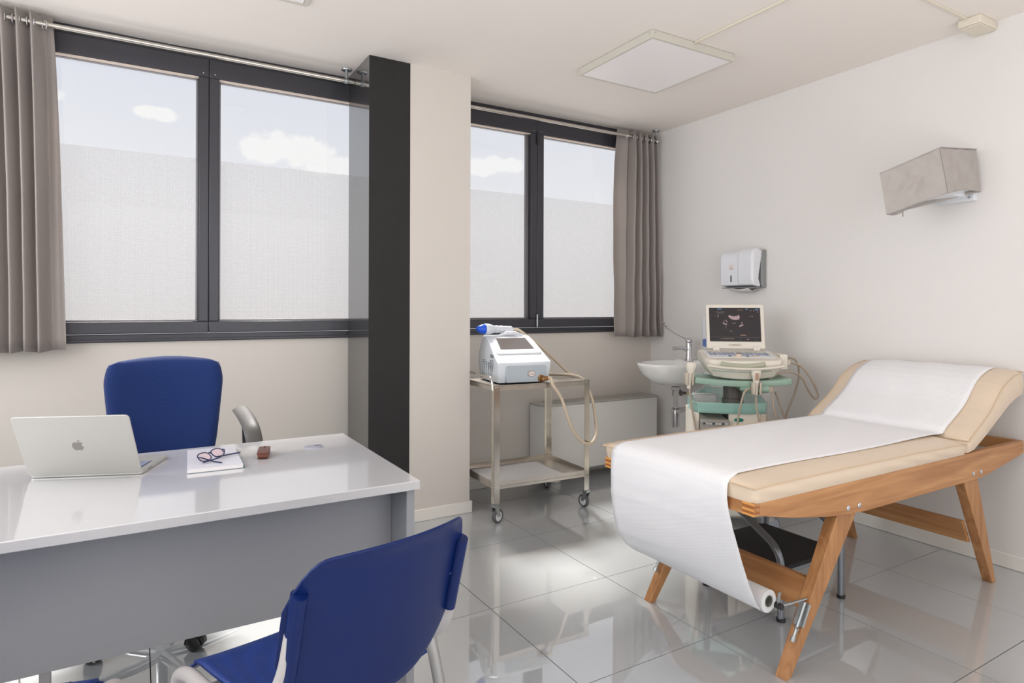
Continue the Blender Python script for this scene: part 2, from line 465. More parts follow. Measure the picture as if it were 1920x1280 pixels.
def tube(bm, pts, r, seg=10, closed=False, rx=None, caps=True, up=None):
    """sweep a round (or r x rx oval) section along points; r may be a list"""
    P = [Vector(p) for p in pts]; n = len(P); rings = []
    nrm_ = None
    for i in range(n):
        if closed: T = (P[(i + 1) % n] - P[i - 1])
        else: T = P[min(i + 1, n - 1)] - P[max(i - 1, 0)]
        T = T.normalized() if T.length > 1e-9 else Vector((0, 0, 1))
        if nrm_ is None:
            ref = Vector(up) if up else (Vector((0, 0, 1)) if abs(T.z) < 0.9 else Vector((1, 0, 0)))
            nrm_ = (ref - T * ref.dot(T)).normalized()
        else:
            nrm_ = (nrm_ - T * nrm_.dot(T))
            nrm_ = nrm_.normalized() if nrm_.length > 1e-6 else Vector((1, 0, 0))
        bn = T.cross(nrm_)
        ri = r[i] if isinstance(r, (list, tuple)) else r
        rr = rx if rx is not None else ri
        rings.append([bm.verts.new(P[i] + nrm_ * (ri * math.cos(2 * PI * k / seg)) + bn * (rr * math.sin(2 * PI * k / seg))) for k in range(seg)])
    for i in range(n if closed else n - 1):
        A = rings[i]; C = rings[(i + 1) % n]
        for k in range(seg): bm.faces.new((A[k], A[(k + 1) % seg], C[(k + 1) % seg], C[k]))
    if caps and not closed:
        bm.faces.new(rings[0][::-1]); bm.faces.new(rings[-1])
    return bm


def lathe(bm, prof, seg=24, mtx=None, cap=True, sx=1.0, sy=1.0):
    rings = []
    for (r, z) in prof:
        rings.append([bm.verts.new((r * math.cos(2 * PI * k / seg) * sx, r * math.sin(2 * PI * k / seg) * sy, z)) for k in range(seg)])
    for i in range(len(prof) - 1):
        A, C = rings[i], rings[i + 1]
        for k in range(seg): bm.faces.new((A[k], A[(k + 1) % seg], C[(k + 1) % seg], C[k]))
    if cap:
        bm.faces.new(rings[0][::-1]); bm.faces.new(rings[-1])
    if mtx is not None:
        for rg in rings:
            for v in rg: v.co = mtx @ v.co
    return bm


def cyl(bm, p, q, r, seg=16, r2=None):
    return tube(bm, [p, q], [r, r if r2 is None else r2], seg)


def rrect(w, h, r, n=5, cx=0, cy=0):
    pts = []
    for (sx, sy, a0) in ((1, 1, 0), (-1, 1, 90), (-1, -1, 180), (1, -1, 270)):
        for k in range(n + 1):
            a = R(a0 + 90 * k / n)
            pts.append((cx + sx * (w / 2 - r) + r * math.cos(a), cy + sy * (h / 2 - r) + r * math.sin(a)))
    return pts


def grid(bm, fn, nu, nv, closed_u=False):
    V = [[bm.verts.new(fn(i / nu, j / nv)) for j in range(nv + 1)] for i in range(nu + (0 if closed_u else 1))]
    m = len(V)
    for i in range(nu):
        for j in range(nv):
            bm.faces.new((V[i][j], V[(i + 1) % m][j], V[(i + 1) % m][j + 1], V[i][j + 1]))
    return V


def text(name, body, size, mtx, material, parent, ext=0.0004, bold=False):
    c = bpy.data.curves.new(name, 'FONT'); c.body = body; c.size = size; c.extrude = ext; c.align_x = 'CENTER'; c.align_y = 'CENTER'
    c.resolution_u = 3
    tmp = bpy.data.objects.new(name, c); COL.objects.link(tmp)
    dg = bpy.context.evaluated_depsgraph_get()
    me = bpy.data.meshes.new_from_object(tmp.evaluated_get(dg))
    bpy.data.objects.remove(tmp)
    me.transform(mtx); me.name = name
    me.materials.clear(); me.materials.append(M[material])
    o = bpy.data.objects.new(name, me); COL.objects.link(o); o.parent = parent
    return o


def lerp(a, b, t): return a + (b - a) * t


def interp(pts, t):
    """t in 0..1 along a list of tuples by index-free chord length"""
    P = [Vector(p) for p in pts]; Ls = [0]
    for i in range(1, len(P)): Ls.append(Ls[-1] + (P[i] - P[i - 1]).length)
    s = t * Ls[-1]
    for i in range(1, len(P)):
        if s <= Ls[i] + 1e-9:
            k = (s - Ls[i - 1]) / max(1e-9, Ls[i] - Ls[i - 1]); return P[i - 1].lerp(P[i], k)
    return P[-1]


# ------------------------------------------------------------------ room shell
XL, XR, YB, YF, ZC = -1.75, 3.575, -2.1, 3.75, 2.622
def struct(name, bm, m, parent=None, **k):
    o = obj(name, bm, m, parent, **k)
    if parent is None: o['kind'] = 'structure'
    return o

struct('floor', box(B(), XL, XR, YB, YF, -0.12, -0.004), 'grout', smooth=False)
floor = bpy.data.objects['floor']
TS = 0.603; GAP = 0.0034
tile_mesh = {}
i0 = math.floor((XL - 1.850) / TS); i1 = math.ceil((XR - 1.850) / TS)
j0 = math.floor((YB - 2.2275) / TS); j1 = math.ceil((YF - 2.2275) / TS)
for i in range(i0, i1):
    for j in range(j0, j1):
        x0 = max(XL, 1.850 + i * TS + GAP / 2); x1 = min(XR, 1.850 + (i + 1) * TS - GAP / 2)
        y0 = max(YB, 2.2275 + j * TS + GAP / 2); y1 = min(YF, 2.2275 + (j + 1) * TS - GAP / 2)
        if x1 - x0 < 0.01 or y1 - y0 < 0.01: continue
        key = (round(x1 - x0, 4), round(y1 - y0, 4))
        if key not in tile_mesh:
            o = obj('tile', box(B(), 0, key[0], 0, key[1], -0.0045, 0.0), 'tile', floor, smooth=False)
            tile_mesh[key] = o.data
        else:
            o = bpy.data.objects.new('tile', tile_mesh[key]); COL.objects.link(o); o.parent = floor
        o.location = (x0, y0, 0)

struct('ceiling', box(B(), XL - .1, XR + .1, YB - .1, YF + .2, ZC, ZC + 0.12), 'ceiling', smooth=False)
struct('wall_right', box(B(), XR, XR + 0.12, YB, YF + .15, 0, ZC), 'wall', smooth=False)
struct('wall_left', box(B(), XL - 0.12, XL, YB, YF + .15, 0, ZC), 'wall', smooth=False)
struct('wall_front', box(B(), XL, XR, YB - 0.12, YB, 0, ZC), 'wall', smooth=False)
# window wall: parapet, pier behind the column, strip above, end pieces
W1 = (-1.15, 1.30); W2 = (1.72, 3.44); ZS = 1.047; ZT = 2.6215
bm = B()
for (a, b, z0, z1) in ((XL, XR, 0, ZS), (XL, XR, ZT, ZC), (XL, W1[0], ZS, ZT), (W1[1], W2[0], ZS, ZT), (W2[1], XR, ZS, ZT)):
    box(bm, a, b, YF, YF + 0.15, z0, z1)
struct('wall_back', bm, 'wall_warm', smooth=False)
# column: white plastered part with a dark glossy part towards the left
struct('wall_column', box(B(), 1.34, 1.727, 3.35, YF - .019, 0, ZC), 'wall_warm', smooth=False)
bm = box(B(), 1.098, 1.3395, 3.349, YF - .019, 0, ZC)
bm.faces.ensure_lookup_table()
for f in bm.faces:
    f.normal_update()
    f.material_index = 1 if abs(f.calc_center_median().y - 3.349) < .001 else 0
struct('trim_1', bm, ['black', 'black_matte'], smooth=False)

def skirting(name, x0, x1, y0, y1, face):
    bm = box(B(), x0, x1, y0, y1, 0, 0.070)
    o = obj(name, bm, 'base', bevel=0.005, seg=2); o['kind'] = 'structure'; return o
skirting('baseboard_right', XR - 0.013, XR, YB, YF, 'x')
skirting('baseboard_back', 1.727 + .013, XR - 0.013, YF - 0.013, YF, 'y')
skirting('baseboard_window', XL, 1.098, YF - 0.013, YF, 'y')
skirting('baseboard_left', XL, XL + 0.013, YB, YF - .013, 'x')
bm = box(B(), 1.342, 1.740, 3.337, 3.35, 0, 0.070); box(bm, 1.727, 1.740, 3.35, YF - .013, 0, 0.070)
o = obj('baseboard_column', bm, 'base', bevel=0.004); o['kind'] = 'structure'

# windows --------------------------------------------------------------
YG = 3.795  # pane plane
def window(name, x0, x1, sashes):
    """sashes: list of (pane x0, pane x1)"""
    w = thing(name, kind='structure', loc=(x0, YF, ZS))
    inv = w
    # outer frame
    bm = B()
    box(bm, x0, x1, YF - 0.004, YF + 0.10, ZS, ZS + 0.040)
    box(bm, x0, x1, YF - 0.004, YF + 0.10, 2.575, ZT)
    box(bm, x0, x0 + 0.04, YF - 0.004, YF + 0.10, ZS + .04, 2.560); box(bm, x1 - 0.04, x1, YF - 0.004, YF + 0.10, ZS + .04, 2.560)
    obj('outer_frame', bm, 'frame', w, world=True, bevel=0.003)
    # thin sill ledge line
    obj('sill_ledge', box(B(), x0, x1, YF - 0.022, YF - 0.004, ZS + .004, ZS + 0.016), 'frame', w, world=True, bevel=0.002)
    for k, (a, b) in enumerate(sashes):
        sa = x0 + 0.03 if k == 0 else (sashes[k - 1][1] + a) / 2 + .0006
        sb = x1 - 0.03 if k == len(sashes) - 1 else (b + sashes[k + 1][0]) / 2 - .0006
        zb, zt = 1.152, 2.472
        bm = B()
        yy0 = YF - 0.018; yy1 = YF + 0.055
        box(bm, sa, sb, yy0, yy1, ZS + 0.044, zb)
        box(bm, sa, sb, yy0, yy1, zt, 2.572)
        box(bm, sa, a, yy0, yy1, zb, zt); box(bm, b, sb, yy0, yy1, zb, zt)
        fr = obj('sash', bm, 'frame', w, world=True, bevel=0.004)
        # groove strip and bead round the pane
        bm = B(); bd = 0.010
        box(bm, a, b, YG - 0.030, YG - .004, zb, zb + bd); box(bm, a, b, YG - 0.030, YG - .004, zt - bd, zt)
        box(bm, a, a + bd, YG - 0.030, YG - .004, zb + bd, zt - bd); box(bm, b - bd, b, YG - 0.030, YG - .004, zb + bd, zt - bd)
        obj('glazing_bead', bm, 'frame_in', w, world=True, bevel=0.002)
        obj('lip_highlight', box(B(), a, b, YF - .012, YG - .031, zt - .0075, zt - .0002), 'bead_lit', w, world=True, bevel=0.001)  # added strip; its pale colour stands for reflected room light
        pane = obj('pane', box(B(), a, b, YG, YG + 0.004, zb - .005, zt + .005), 'glass', w, world=True, smooth=False)
        bm = B()
        vs = [bm.verts.new(p) for p in ((a + bd * .8, YG - 0.0015, zb + bd * .8), (b - bd * .8, YG - 0.0015, zb + bd * .8), (b - bd * .8, YG - 0.0015, 2.040), (a + bd * .8, YG - 0.0015, 2.040))]
        bm.faces.new(vs)
        obj('privacy_film', bm, 'film', w, world=True, smooth=False, label='dotted frosted film on the lower pane')
        # tiny bright frame screws in the upper corners
        for sx in (a - .022, b + .022):
            if x0 < sx < x1: obj('screw', cyl(B(), (sx, yy0 - .0015, zt + .02), (sx, yy0 + .001, zt + .02), 0.0035, 8), 'chrome', w, world=True)
    return w

w1 = window('window_1', W1[0], W1[1], [(-1.06, 0.282), (0.383, 1.225)])
w2 = window('window_2', W2[0], W2[1], [(1.80, 2.408), (2.518, 3.37)])
# hinges of the tilting sash
for z in (2.40, 1.10):
    bm = B(); cyl(bm, (2.457, YF - 0.028, z), (2.457, YF - 0.028, z + 0.085), 0.0075, 12)
    cyl(bm, (2.457, YF - 0.028, z - .006), (2.457, YF - 0.028, z), 0.005, 8)
    obj('hinge', bm, 'black_pl' if z > 2 else 'zinc', w2, world=True)
# inner upright of the far-left sash seen as a pale strip
obj('reveal_strip', box(B(), 2.385, 2.408, YG - .028, YG - 0.006, 1.163, 2.462), 'frame_in', w2, world=True, bevel=0.002)

# ------------------------------------------------------------------ ceiling fittings
t = thing('ceiling_lamp', 'square white flat panel lamp mounted on the ceiling near the right window', 'lamp', (2.508, 2.612, ZC))
bm = B(); a = 0.301; zt_, zb_ = -0.002, -0.042
for (x0, x1, y0, y1) in ((-a, a, -a, -a + .014), (-a, a, a - .014, a), (-a, -a + .014, -a + .014, a - .014), (a - .014, a, -a + .014, a - .014)):
    box(bm, x0, x1, y0, y1, zb_, zt_)
obj('frame', bm, 'lamp_frame', t, bevel=0.001)
obj('diffuser', box(B(), -a + .0145, a - .0145, -a + .0145, a - .0145, zb_ + .002, zb_ + .008), 'lamp_diff', t, smooth=False)
obj('backing', box(B(), -a + .02, a - .02, -a + .02, a - .02, -0.010, -0.001), 'lamp_frame', t, smooth=False)
for (x, y, dx, dy) in ((-a + .02, -a, 0, -1), (-a, -a + .02, -1, 0), (a - .01, -a, 0, -1)):
    obj('screw', cyl(B(), (x, y, -.014), (x + dx * .001, y + dy * .001, -.014), 0.003, 8), 'zinc', t)

bm = box(B(), 2.498, 2.512, -1.2, 2.309, ZC - 0.012, ZC - .0004)
tag(obj('cable_trunking', bm, 'trunk', bevel=0.002), 'thin white cable trunking running from the panel lamp along the ceiling', 'trunking')
bm = box(B(), 1.2, 3.412, 1.452, 1.466, ZC - 0.010, ZC - .0004)
tag(obj('cable_trunking', bm, 'trunk', bevel=0.002), 'thin white cable trunking running along the ceiling to the junction box', 'trunking')
t = thing('junction_box', 'small white junction box where the right wall meets the ceiling', 'junction box', (3.49, 1.447, ZC))
obj('body', box(B(), -.078, .084, -.048, .048, -.040, -.0005), 'trunk', t, bevel=0.004)
obj('lid', box(B(), -.074, .080, -.044, .044, -.046, -.0402), 'trunk', t, bevel=0.003)
t = thing('ceiling_hatch', 'small square white ceiling vent cover at the top edge of the photo', 'vent', (.59, 2.87, ZC))
bm = B()
for (x0, x1, y0, y1) in ((-.08, .08, .062, .08), (-.08, .08, -.08, -.062), (-.08, -.062, -.062, .062), (.062, .08, -.062, .062)):
    box(bm, x0, x1, y0, y1, -.008, -.0005)
obj('frame', bm, 'lamp_frame', t, bevel=0.0015)
obj('flap', box(B(), -.059, .059, -.059, .059, -.0055, -.0005), 'lamp_diff', t, bevel=0.001)

# ------------------------------------------------------------------ curtains and rods
def rod(x0, x1, z, brackets, label, ends):
    t = thing('curtain_rod', label, 'curtain rod', (x0, 3.622, z))
    obj('pole', cyl(B(), (x0, 3.622, z), (x1, 3.622, z), 0.0112, 16), 'steel', t, world=True)
    for bx in brackets:
        bm = B(); lathe(bm, [(0.028, 0), (0.030, -.003), (0.028, -.008), (.008, -.010)], 20, Matrix.Translation((bx, 3.622, ZC)))
        cyl(bm, (bx, 3.622, ZC - .008), (bx, 3.622, z + .012), 0.0075, 12)
        lathe(bm, [(0.0145, -.010), (0.0165, 0), (0.0145, .010)], 16, Matrix.Translation((bx, 3.622, z)) @ Matrix.Rotation(R(90), 4, 'Y'))
        obj('bracket', bm, 'zinc', t, world=True)
    return t
rod(-1.15, 1.096, 2.553, [-0.95, 1.050], 'long brushed steel curtain rod above the left window', 0)
rod(1.729, 3.545, 2.540, [1.80, 3.50], 'brushed steel curtain rod above the right window', 0)


def curtain(label, xa_t, xb_t, xa_b, xb_b, zt, zb, folds, amp, phase, flap, side, rodz):
    """a pleated panel: folds hanging from eyelets; flap: share of the width left as a flatter leading fold"""
    nu, nv = 420, 26
    t = thing('curtain', label, 'curtain', ((xa_t + xb_t) / 2, 3.622, zb))
    def fn(u, v):
        # u across, v from top to bottom
        uu = u if side > 0 else 1 - u
        k = max(0.0, (uu - flap) / (1 - flap))
        lead = min(1.0, uu / flap)
        w = 2 * PI * folds * k + phase
        yy = amp * math.sin(w) * (1 if k > 0 else 0)
        if uu < flap:  # leading fold: broad soft curve
            yy = amp * (math.sin(phase) + (math.sin(lead * PI) * .45)) + .022 * (1 - lead) * math.sin(3 * v + 1)
        soft = 1.0 + 0.22 * math.sin(3.1 * v + 4 * uu)
        wr = 0.004 * math.sin(23 * v + 7 * uu) * v
        xa = lerp(xa_t, xa_b, v ** .8); xb = lerp(xb_t, xb_b, v ** .8)
        # squeeze: folds drift and widen irregularly
        ur = u + 0.010 * math.sin(9 * u + 2.5 * v) + .012 * math.sin(w) * .8
        ur = min(1, max(0, ur)) if 0 < u < 1 else u
        x = lerp(xa, xb, ur)
        z = lerp(zt, zb, v) + (0.006 * math.cos(w * .5) if v == 1 else 0) + (0.008 * math.cos(w) if v == 0 else 0)
        return (x, 3.622 + yy * soft * (0.55 + 0.45 * min(1, v * 5 + .2)) + wr, z)
    bm = B(); grid(bm, fn, nu, nv)
    obj('fabric', bm, 'curtain', t, world=True, solid=0.0018, angle=180)
    # eyelets: rings facing sideways where the folds cross the rod
    cnt = 0
    for i in range(int(folds * 2) + 1):
        k = (i * PI - phase) / (2 * PI * folds)
        if k < 0 or k > 1: continue
        uu = flap + k * (1 - flap); u = uu if side > 0 else 1 - uu
        x = lerp(xa_t, xb_t, u)
        pts = [(x, 3.622 + .021 * math.cos(a), rodz - .004 + .021 * math.sin(a)) for a in [2 * PI * q / 16 for q in range(16)]]
        obj('eyelet', tube(B(), pts, 0.0035, 6, closed=True), 'chrome', t, world=True)
    # the visible eyelet in the leading fold
    u = flap * .55 if side > 0 else 1 - flap * .55
    x = lerp(xa_t, xb_t, u)
    pts = [(x + side * 0.010 * math.sin(a), 3.600 + 0.020 * math.sin(a), rodz - .012 + 0.020 * math.cos(a)) for a in [2 * PI * q / 20 for q in range(20)]]
    obj('eyelet', tube(B(), pts, 0.0032, 6, closed=True), 'chrome', t, world=True)
    return t

curtain('grey satin eyelet curtain hanging at the left edge of the long window', -1.12, -0.352, -1.12, -0.292, 2.600, 1.018, 13.5, 0.032, 0.9, 0.06, -1, 2.553)
curtain('grey satin eyelet curtain gathered in the corner beside the right wall', 3.128, 3.500, 3.085, 3.545, 2.588, 1.010, 4.5, 0.036, 0.6, 0.27, 1, 2.540)

# ------------------------------------------------------------------ cloth-covered device on the right wall
t = thing('covered_device', 'box-shaped wall device under a wrinkled taupe cloth cover, high on the right wall', 'covered device', (XR, 1.47, 1.79))
A1, A0 = Vector((3.230, 1.487, 1.985)), Vector((3.265, 1.467, 1.771))      # front right edge, top and bottom
C1, C0 = Vector((3.540, 1.469, 2.013)), Vector((3.548, 1.453, 1.803))      # right edge at the wall
B1, B0 = Vector((3.010, 1.640, 1.868)), Vector((3.045, 1.628, 1.674))      # front left edge
D1, D0 = Vector((3.330, 1.705, 1.915)), Vector((3.350, 1.700, 1.730))
def quadwarp(P00, P10, P11, P01, n=(0, 0, 0), amp=0.0, seed=0, sag=0.0):
    nrm_ = Vector(n)
    def fn(u, v):
        p = P00.lerp(P10, u).lerp(P01.lerp(P11, u), v)
        e = math.sin(PI * u) * math.sin(PI * min(1, v * 1.0))
        e2 = math.sin(PI * u)
        w = math.sin(11 * u + 5 * v + seed) * .5 + math.sin(19 * u - 9 * v + seed * 2) * .28 + math.sin(6 * u * 2 - 14 * v + seed) * .3
        p = p + nrm_ * (w * amp * e) + Vector((0, 0, -sag * e2 * (1 - v)))
        return p
    return fn
bm = B()
front_n = (A1 - B1).cross(Vector((0, 0, 1))).normalized()
grid(bm, quadwarp(B0, A0, A1, B1, front_n, 0.016, 1, 0.0), 34, 20)
grid(bm, quadwarp(A0, C0, C1, A1, (0, -1, 0), 0.009, 3, -0.012), 24, 20)
grid(bm, quadwarp(B1, A1, C1, D1, (0, 0, 1), 0.004, 5), 20, 12)
grid(bm, quadwarp(D0, B0, B1, D1, (-.4, .9, 0), 0.006, 8, 0.012), 16, 20)
grid(bm, quadwarp(C0, D0, D1, C1, (0, 0, 0), 0.0, 0), 12, 20)
bmesh.ops.remove_doubles(bm, verts=bm.verts, dist=0.0012)
obj('cloth_cover', bm, 'cloth', t, world=True, solid=0.003, angle=60)
bm = B()
tube(bm, [A0.lerp(A1, k / 8) + Vector((-.002, -.003, 0)) for k in range(9)], 0.0022, 6)
tube(bm, [A1.lerp(C1, k / 8) + Vector((0, -.003, .001)) for k in range(9)], 0.0018, 6)
obj('seam', bm, 'cloth', t, world=True)
# device body inside and the white bracket below
bm = B()
q = [B0, A0, D0, C0, B1, A1, D1, C1]
cen = sum(q, Vector()) / 8
hexa(bm, [cen + (p - cen) * 0.86 + Vector((0, 0, .004)) for p in q])
obj('device_body', bm, 'white_pl', t, world=True)
bm = B()
box(bm, 3.535, XR - .0005, 1.475, 1.660, 1.765, 1.815)
obj('wall_plate', bm, 'white_pl', t, world=True, bevel=0.003)
bm = B(); hexa(bm, [Vector(p) for p in ((3.31, 1.52, 1.782), (3.54, 1.50, 1.785), (3.31, 1.60, 1.776), (3.54, 1.60, 1.778), (3.31, 1.52, 1.815), (3.54, 1.50, 1.808), (3.31, 1.60, 1.810), (3.54, 1.60, 1.806))])
obj('bracket_arm', bm, 'white_pl', t, world=True, bevel=0.003)
for y in (1.495, 1.640):
    obj('bolt', cyl(B(), (3.530, y, 1.782), (3.5365, y, 1.782), 0.005, 10), 'zinc', t, world=True)
obj('drawstring', tube(B(), smooth_path([(3.13, 1.60, 1.700), (3.132, 1.60, 1.688), (3.128, 1.598, 1.676), (3.131, 1.598, 1.668)], 4), 0.003, 6), 'cloth', t, world=True)

# ------------------------------------------------------------------ paper towel dispenser
t = thing('paper_towel_dispenser', 'white and grey paper towel dispenser on the right wall above the ultrasound screen', 'dispenser', (XR, 2.815, 1.36))
Yc = 2.812
def disp_profile(d, z0, z1, r=.07):
    """outline in (x distance from wall, z), rounded at the top front"""
    pts = [(0, z0), (d * .80, z0), (d, z0 + .02)]
    for k in range(9):
        a = R(90 * k / 8)
        pts.append((d - r + r * math.cos(a), z1 - r + r * math.sin(a)))
    pts.append((0, z1)); return pts
bm = B()
poly = [(XR - .001 - x, z) for x, z in disp_profile(.048, 1.368, 1.618, .03)]
prism(bm, poly, Yc - .135, Yc + .135, 'Y'); obj('back_shell', bm, 'grey_back', t, world=True, bevel=0.004)
# cover: side wedge narrows downwards then opens at the hinge
front = [(.128, 1.392), (.128, 1.55)]
cp = [(.036, 1.612), (.060, 1.50), (.074, 1.43), (.052, 1.385), (.060, 1.372)]
side = [(XR - x, z) for x, z in cp] + [(XR - .128, 1.385), (XR - .132, 1.42)]
for k in range(8):
    a = R(90 * k / 7); side.append((XR - (.132 - .055 + .055 * math.cos(a)), 1.565 + .055 * math.sin(a)))
bm = prism(B(), side, Yc - .132, Yc + .132, 'Y'); obj('cover', bm, 'white_pl', t, world=True, bevel=0.010, seg=3)
side2 = [(XR - .128, 1.385), (XR - .139, 1.42)]
for k in range(8):
    a = R(90 * k / 7); side2.append((XR - (.139 - .060 + .060 * math.cos(a)), 1.568 + .062 * math.sin(a)))
side2 += [(XR - .05, 1.62), (XR - .07, 1.40)]
bm = prism(B(), side2, Yc - .128, Yc - .018, 'Y'); obj('cover_panel', bm, 'white_pl', t, world=True, bevel=0.006, seg=2)
obj('level_window', box(B(), XR - .1345, XR - .130, Yc + .035, Yc + .046, 1.408, 1.452), 'smoke', t, world=True, bevel=0.002)
obj('label_plate', box(B(), XR - .1335, XR - .130, Yc + .020, Yc + .056, 1.49, 1.525), 'badge', t, world=True, bevel=0.002)
text('lettering', 'lucart', .010, Matrix.Translation((XR - .1337, Yc + .038, 1.500)) @ Matrix.Rotation(R(-90), 4, 'Z') @ Matrix.Rotation(R(90), 4, 'X'), 'ink', t)
for o_ in [c for c in COL.objects if c.name.startswith('lettering') and c.parent == t]:
    o_.data.transform(base_matrix(t).inverted())
obj('lower_tray', box(B(), XR - .126, XR - .02, Yc - .125, Yc + .125, 1.366, 1.372), 'grey_back', t, world=True, bevel=0.003)
bm = B()
grid(bm, lambda u, v: (XR - .118 + .085 * v, lerp(Yc - .085, Yc + .075, u), 1.365 - .018 * math.sin(PI * v) - .006 * math.sin(4 * u)), 10, 6)
obj('paper_towel', bm, 'pages', t, world=True, solid=0.002)
obj('hinge_screw', cyl(B(), (XR - .056, Yc - .1345, 1.385), (XR - .056, Yc - .131, 1.385), .0045, 10), 'smoke', t, world=True)

# soap dispenser
t = thing('soap_dispenser', 'slim white soap dispenser with blue window on the right wall behind the ultrasound screen', 'soap dispenser', (XR, 3.10, 0.96))
bm = B(); prism(bm, [(y + 3.105, z + 1.085) for y, z in rrect(.105, .20, .03)], XR - .075, XR - .001, 'X'); obj('body', bm, 'white_pl', t, world=True, bevel=0.008)
bm = B(); prism(bm, [(y + 3.105, z + .985) for y, z in rrect(.060, .055, .012)], XR - .092, XR - .030, 'X'); obj('push_bar', bm, 'soap_blue', t, world=True, bevel=0.004)
obj('level_window', box(B(), XR - .078, XR - .072, 3.085, 3.095, 1.035, 1.085), 'smoke', t, world=True, bevel=0.002)

# ------------------------------------------------------------------ wash basin
t = thing('wash_basin', 'small white ceramic wash basin on the right wall in the corner under the curtain', 'basin', (XR, 3.26, 0.84))
bx, by, bz = 3.30, 3.255, 0.842
def basin_ring(k, z, s):
    """D-shaped outline: round towards the room, flatter at the wall"""
    pts = []
    for q in range(36):
        a = 2 * PI * q / 36
        x = -0.270 * math.cos(a) * s if math.cos(a) > 0 else -0.255 * math.cos(a) * s
        y = 0.205 * math.sin(a) * s
        if math.cos(a) < 0: x = min(x, .262); y = 0.205 * s * (1 if math.sin(a) > 0 else -1) * abs(math.sin(a)) ** .6
        pts.append(Vector((bx + x + k, by + y, z)))
    return pts
bm = B(); rings = []
prof = [(.02, bz - .165, .16), (.016, bz - .155, .42), (.010, bz - .125, .70), (0, bz - .075, .88), (0, bz - .025, .98), (0, bz - .004, 1.0), (0, bz, .985),
        (0, bz, .90), (0, bz - .010, .86), (.005, bz - .06, .74), (.008, bz - .10, .45), (.01, bz - .112, .12)]
for k, z, s in prof: rings.append([bm.verts.new(p) for p in basin_ring(k, z, s)])
for A_, C_ in zip(rings, rings[1:]):
    for q in range(36): bm.faces.new((A_[q], A_[(q + 1) % 36], C_[(q + 1) % 36], C_[q]))
bm.faces.new(rings[0]); bm.faces.new(rings[-1][::-1])
obj('bowl', bm, 'ceramic', t, world=True, angle=60)
obj('wall_ledge', box(B(), 3.47, XR - .001, 3.11, 3.40, bz - .10, bz + .012), 'ceramic', t, world=True, bevel=0.014, seg=3)
bm = B(); lathe(bm, [(.034, 0), (.034, .016), (.028, .022)], 20, Matrix.Translation((3.352, 3.262, bz - .198)))
obj('waste_collar', bm, 'grey_pl', t, world=True)

t = thing('mixer_tap', 'chrome mixer tap with long elbow lever on the wash basin', 'tap', (3.455, 3.235, bz + .01))
bm = B(); tube(bm, [(3.455, 3.235, bz + .008), (3.455, 3.235, bz + .030), (3.455, 3.235, bz + .115), (3.455, 3.235, bz + .135)], [.030, .023, .020, .019], 18); obj('body', bm, 'chrome', t, world=True)
bm = B(); tube(bm, [(3.452, 3.236, bz + .088), (3.40, 3.250, bz + .100), (3.335, 3.268, bz + .100)], [.017, .014, .013], 14)
cyl(bm, (3.342, 3.266, bz + .100), (3.342, 3.266, bz + .082), .012, 14); obj('spout', bm, 'chrome', t, world=True)
bm = B(); lathe(bm, [(.020, 0), (.024, .008), (.024, .022), (.014, .034), (.002, .038)], 18, Matrix.Translation((3.455, 3.235, bz + .135))); obj('cartridge_cap', bm, 'chrome', t, world=True)
bm = B(); tube(bm, smooth_path([(3.445, 3.238, bz + .160), (3.40, 3.255, bz + .182), (3.345, 3.275, bz + .212), (3.305, 3.29, bz + .240), (3.285, 3.297, bz + .262)], 5), .0045, 8)
tube(bm, [(3.297, 3.293, bz + .245), (3.286, 3.297, bz + .262), (3.276, 3.30, bz + .280)], [.007, .013, .011], 12, rx=None); obj('elbow_lever', bm, 'chrome', t, world=True)

t = thing('drain_trap', 'chrome bottle trap with wall pipe hanging below the wash basin', 'drain pipe', (3.352, 3.262, .37))
bm = B(); cyl(bm, (3.352, 3.262, .642), (3.352, 3.262, .600), .026, 18); cyl(bm, (3.352, 3.262, .602), (3.352, 3.262, .455), .0165, 18)
obj('tailpipe', bm, 'chrome', t, world=True)
bm = B(); lathe(bm, [(.006, -.10), (.020, -.098), (.028, -.088), (.030, -.01), (.036, 0), (.036, .035), (.020, .045)], 20, Matrix.Translation((3.352, 3.262, .470))); obj('bottle', bm, 'chrome', t, world=True)
bm = B(); cyl(bm, (3.375, 3.262, .490), (XR - .002, 3.262, .505), .0155, 16); lathe(bm, [(.034, 0), (.034, .010), (.022, .016)], 20, Matrix.Translation((XR - .0005, 3.262, .505)) @ Matrix.Rotation(R(-90), 4, 'Y'))
cyl(bm, (3.378, 3.262, .4905), (3.398, 3.262, .4915), .022, 16); obj('wall_pipe', bm, 'grey_pl', t, world=True)

t = thing('supply_valves', 'pair of braided hoses, valves and earth wire on the wall below the basin', 'water valve', (XR, 3.18, .60))
for k, y in enumerate((3.20, 3.12)):
    bm = B(); cyl(bm, (XR - .001, y, .600), (XR - .045, y, .600), .011, 12); cyl(bm, (XR - .030, y - .020, .600), (XR - .030, y + .020, .600), .009, 12)
    obj('valve', bm, 'copper' if k == 0 else 'zinc', t, world=True)
    bm = B(); tube(bm, smooth_path([(XR - .040, y, .605), (XR - .058, y, .64), (XR - .07, y + .01, .69), (XR - .09, y + .02, .735)], 6), .0055, 8); obj('braided_hose', bm, 'zinc', t, world=True)
bm = B(); tube(bm, smooth_path([(3.39, 3.262, .625), (3.45, 3.25, .615), (3.50, 3.22, .565), (3.54, 3.17, .515), (3.56, 3.14, .49)], 6), .0035, 6); obj('earth_wire', bm, 'yellow', t, world=True)
bm = B(); cyl(bm, (3.385, 3.262, .622), (3.44, 3.25, .612), .010, 10); cyl(bm, (3.385, 3.258, .640), (3.40, 3.25, .60), .012, 10); obj('clamp', bm, 'col_dark', t, world=True)

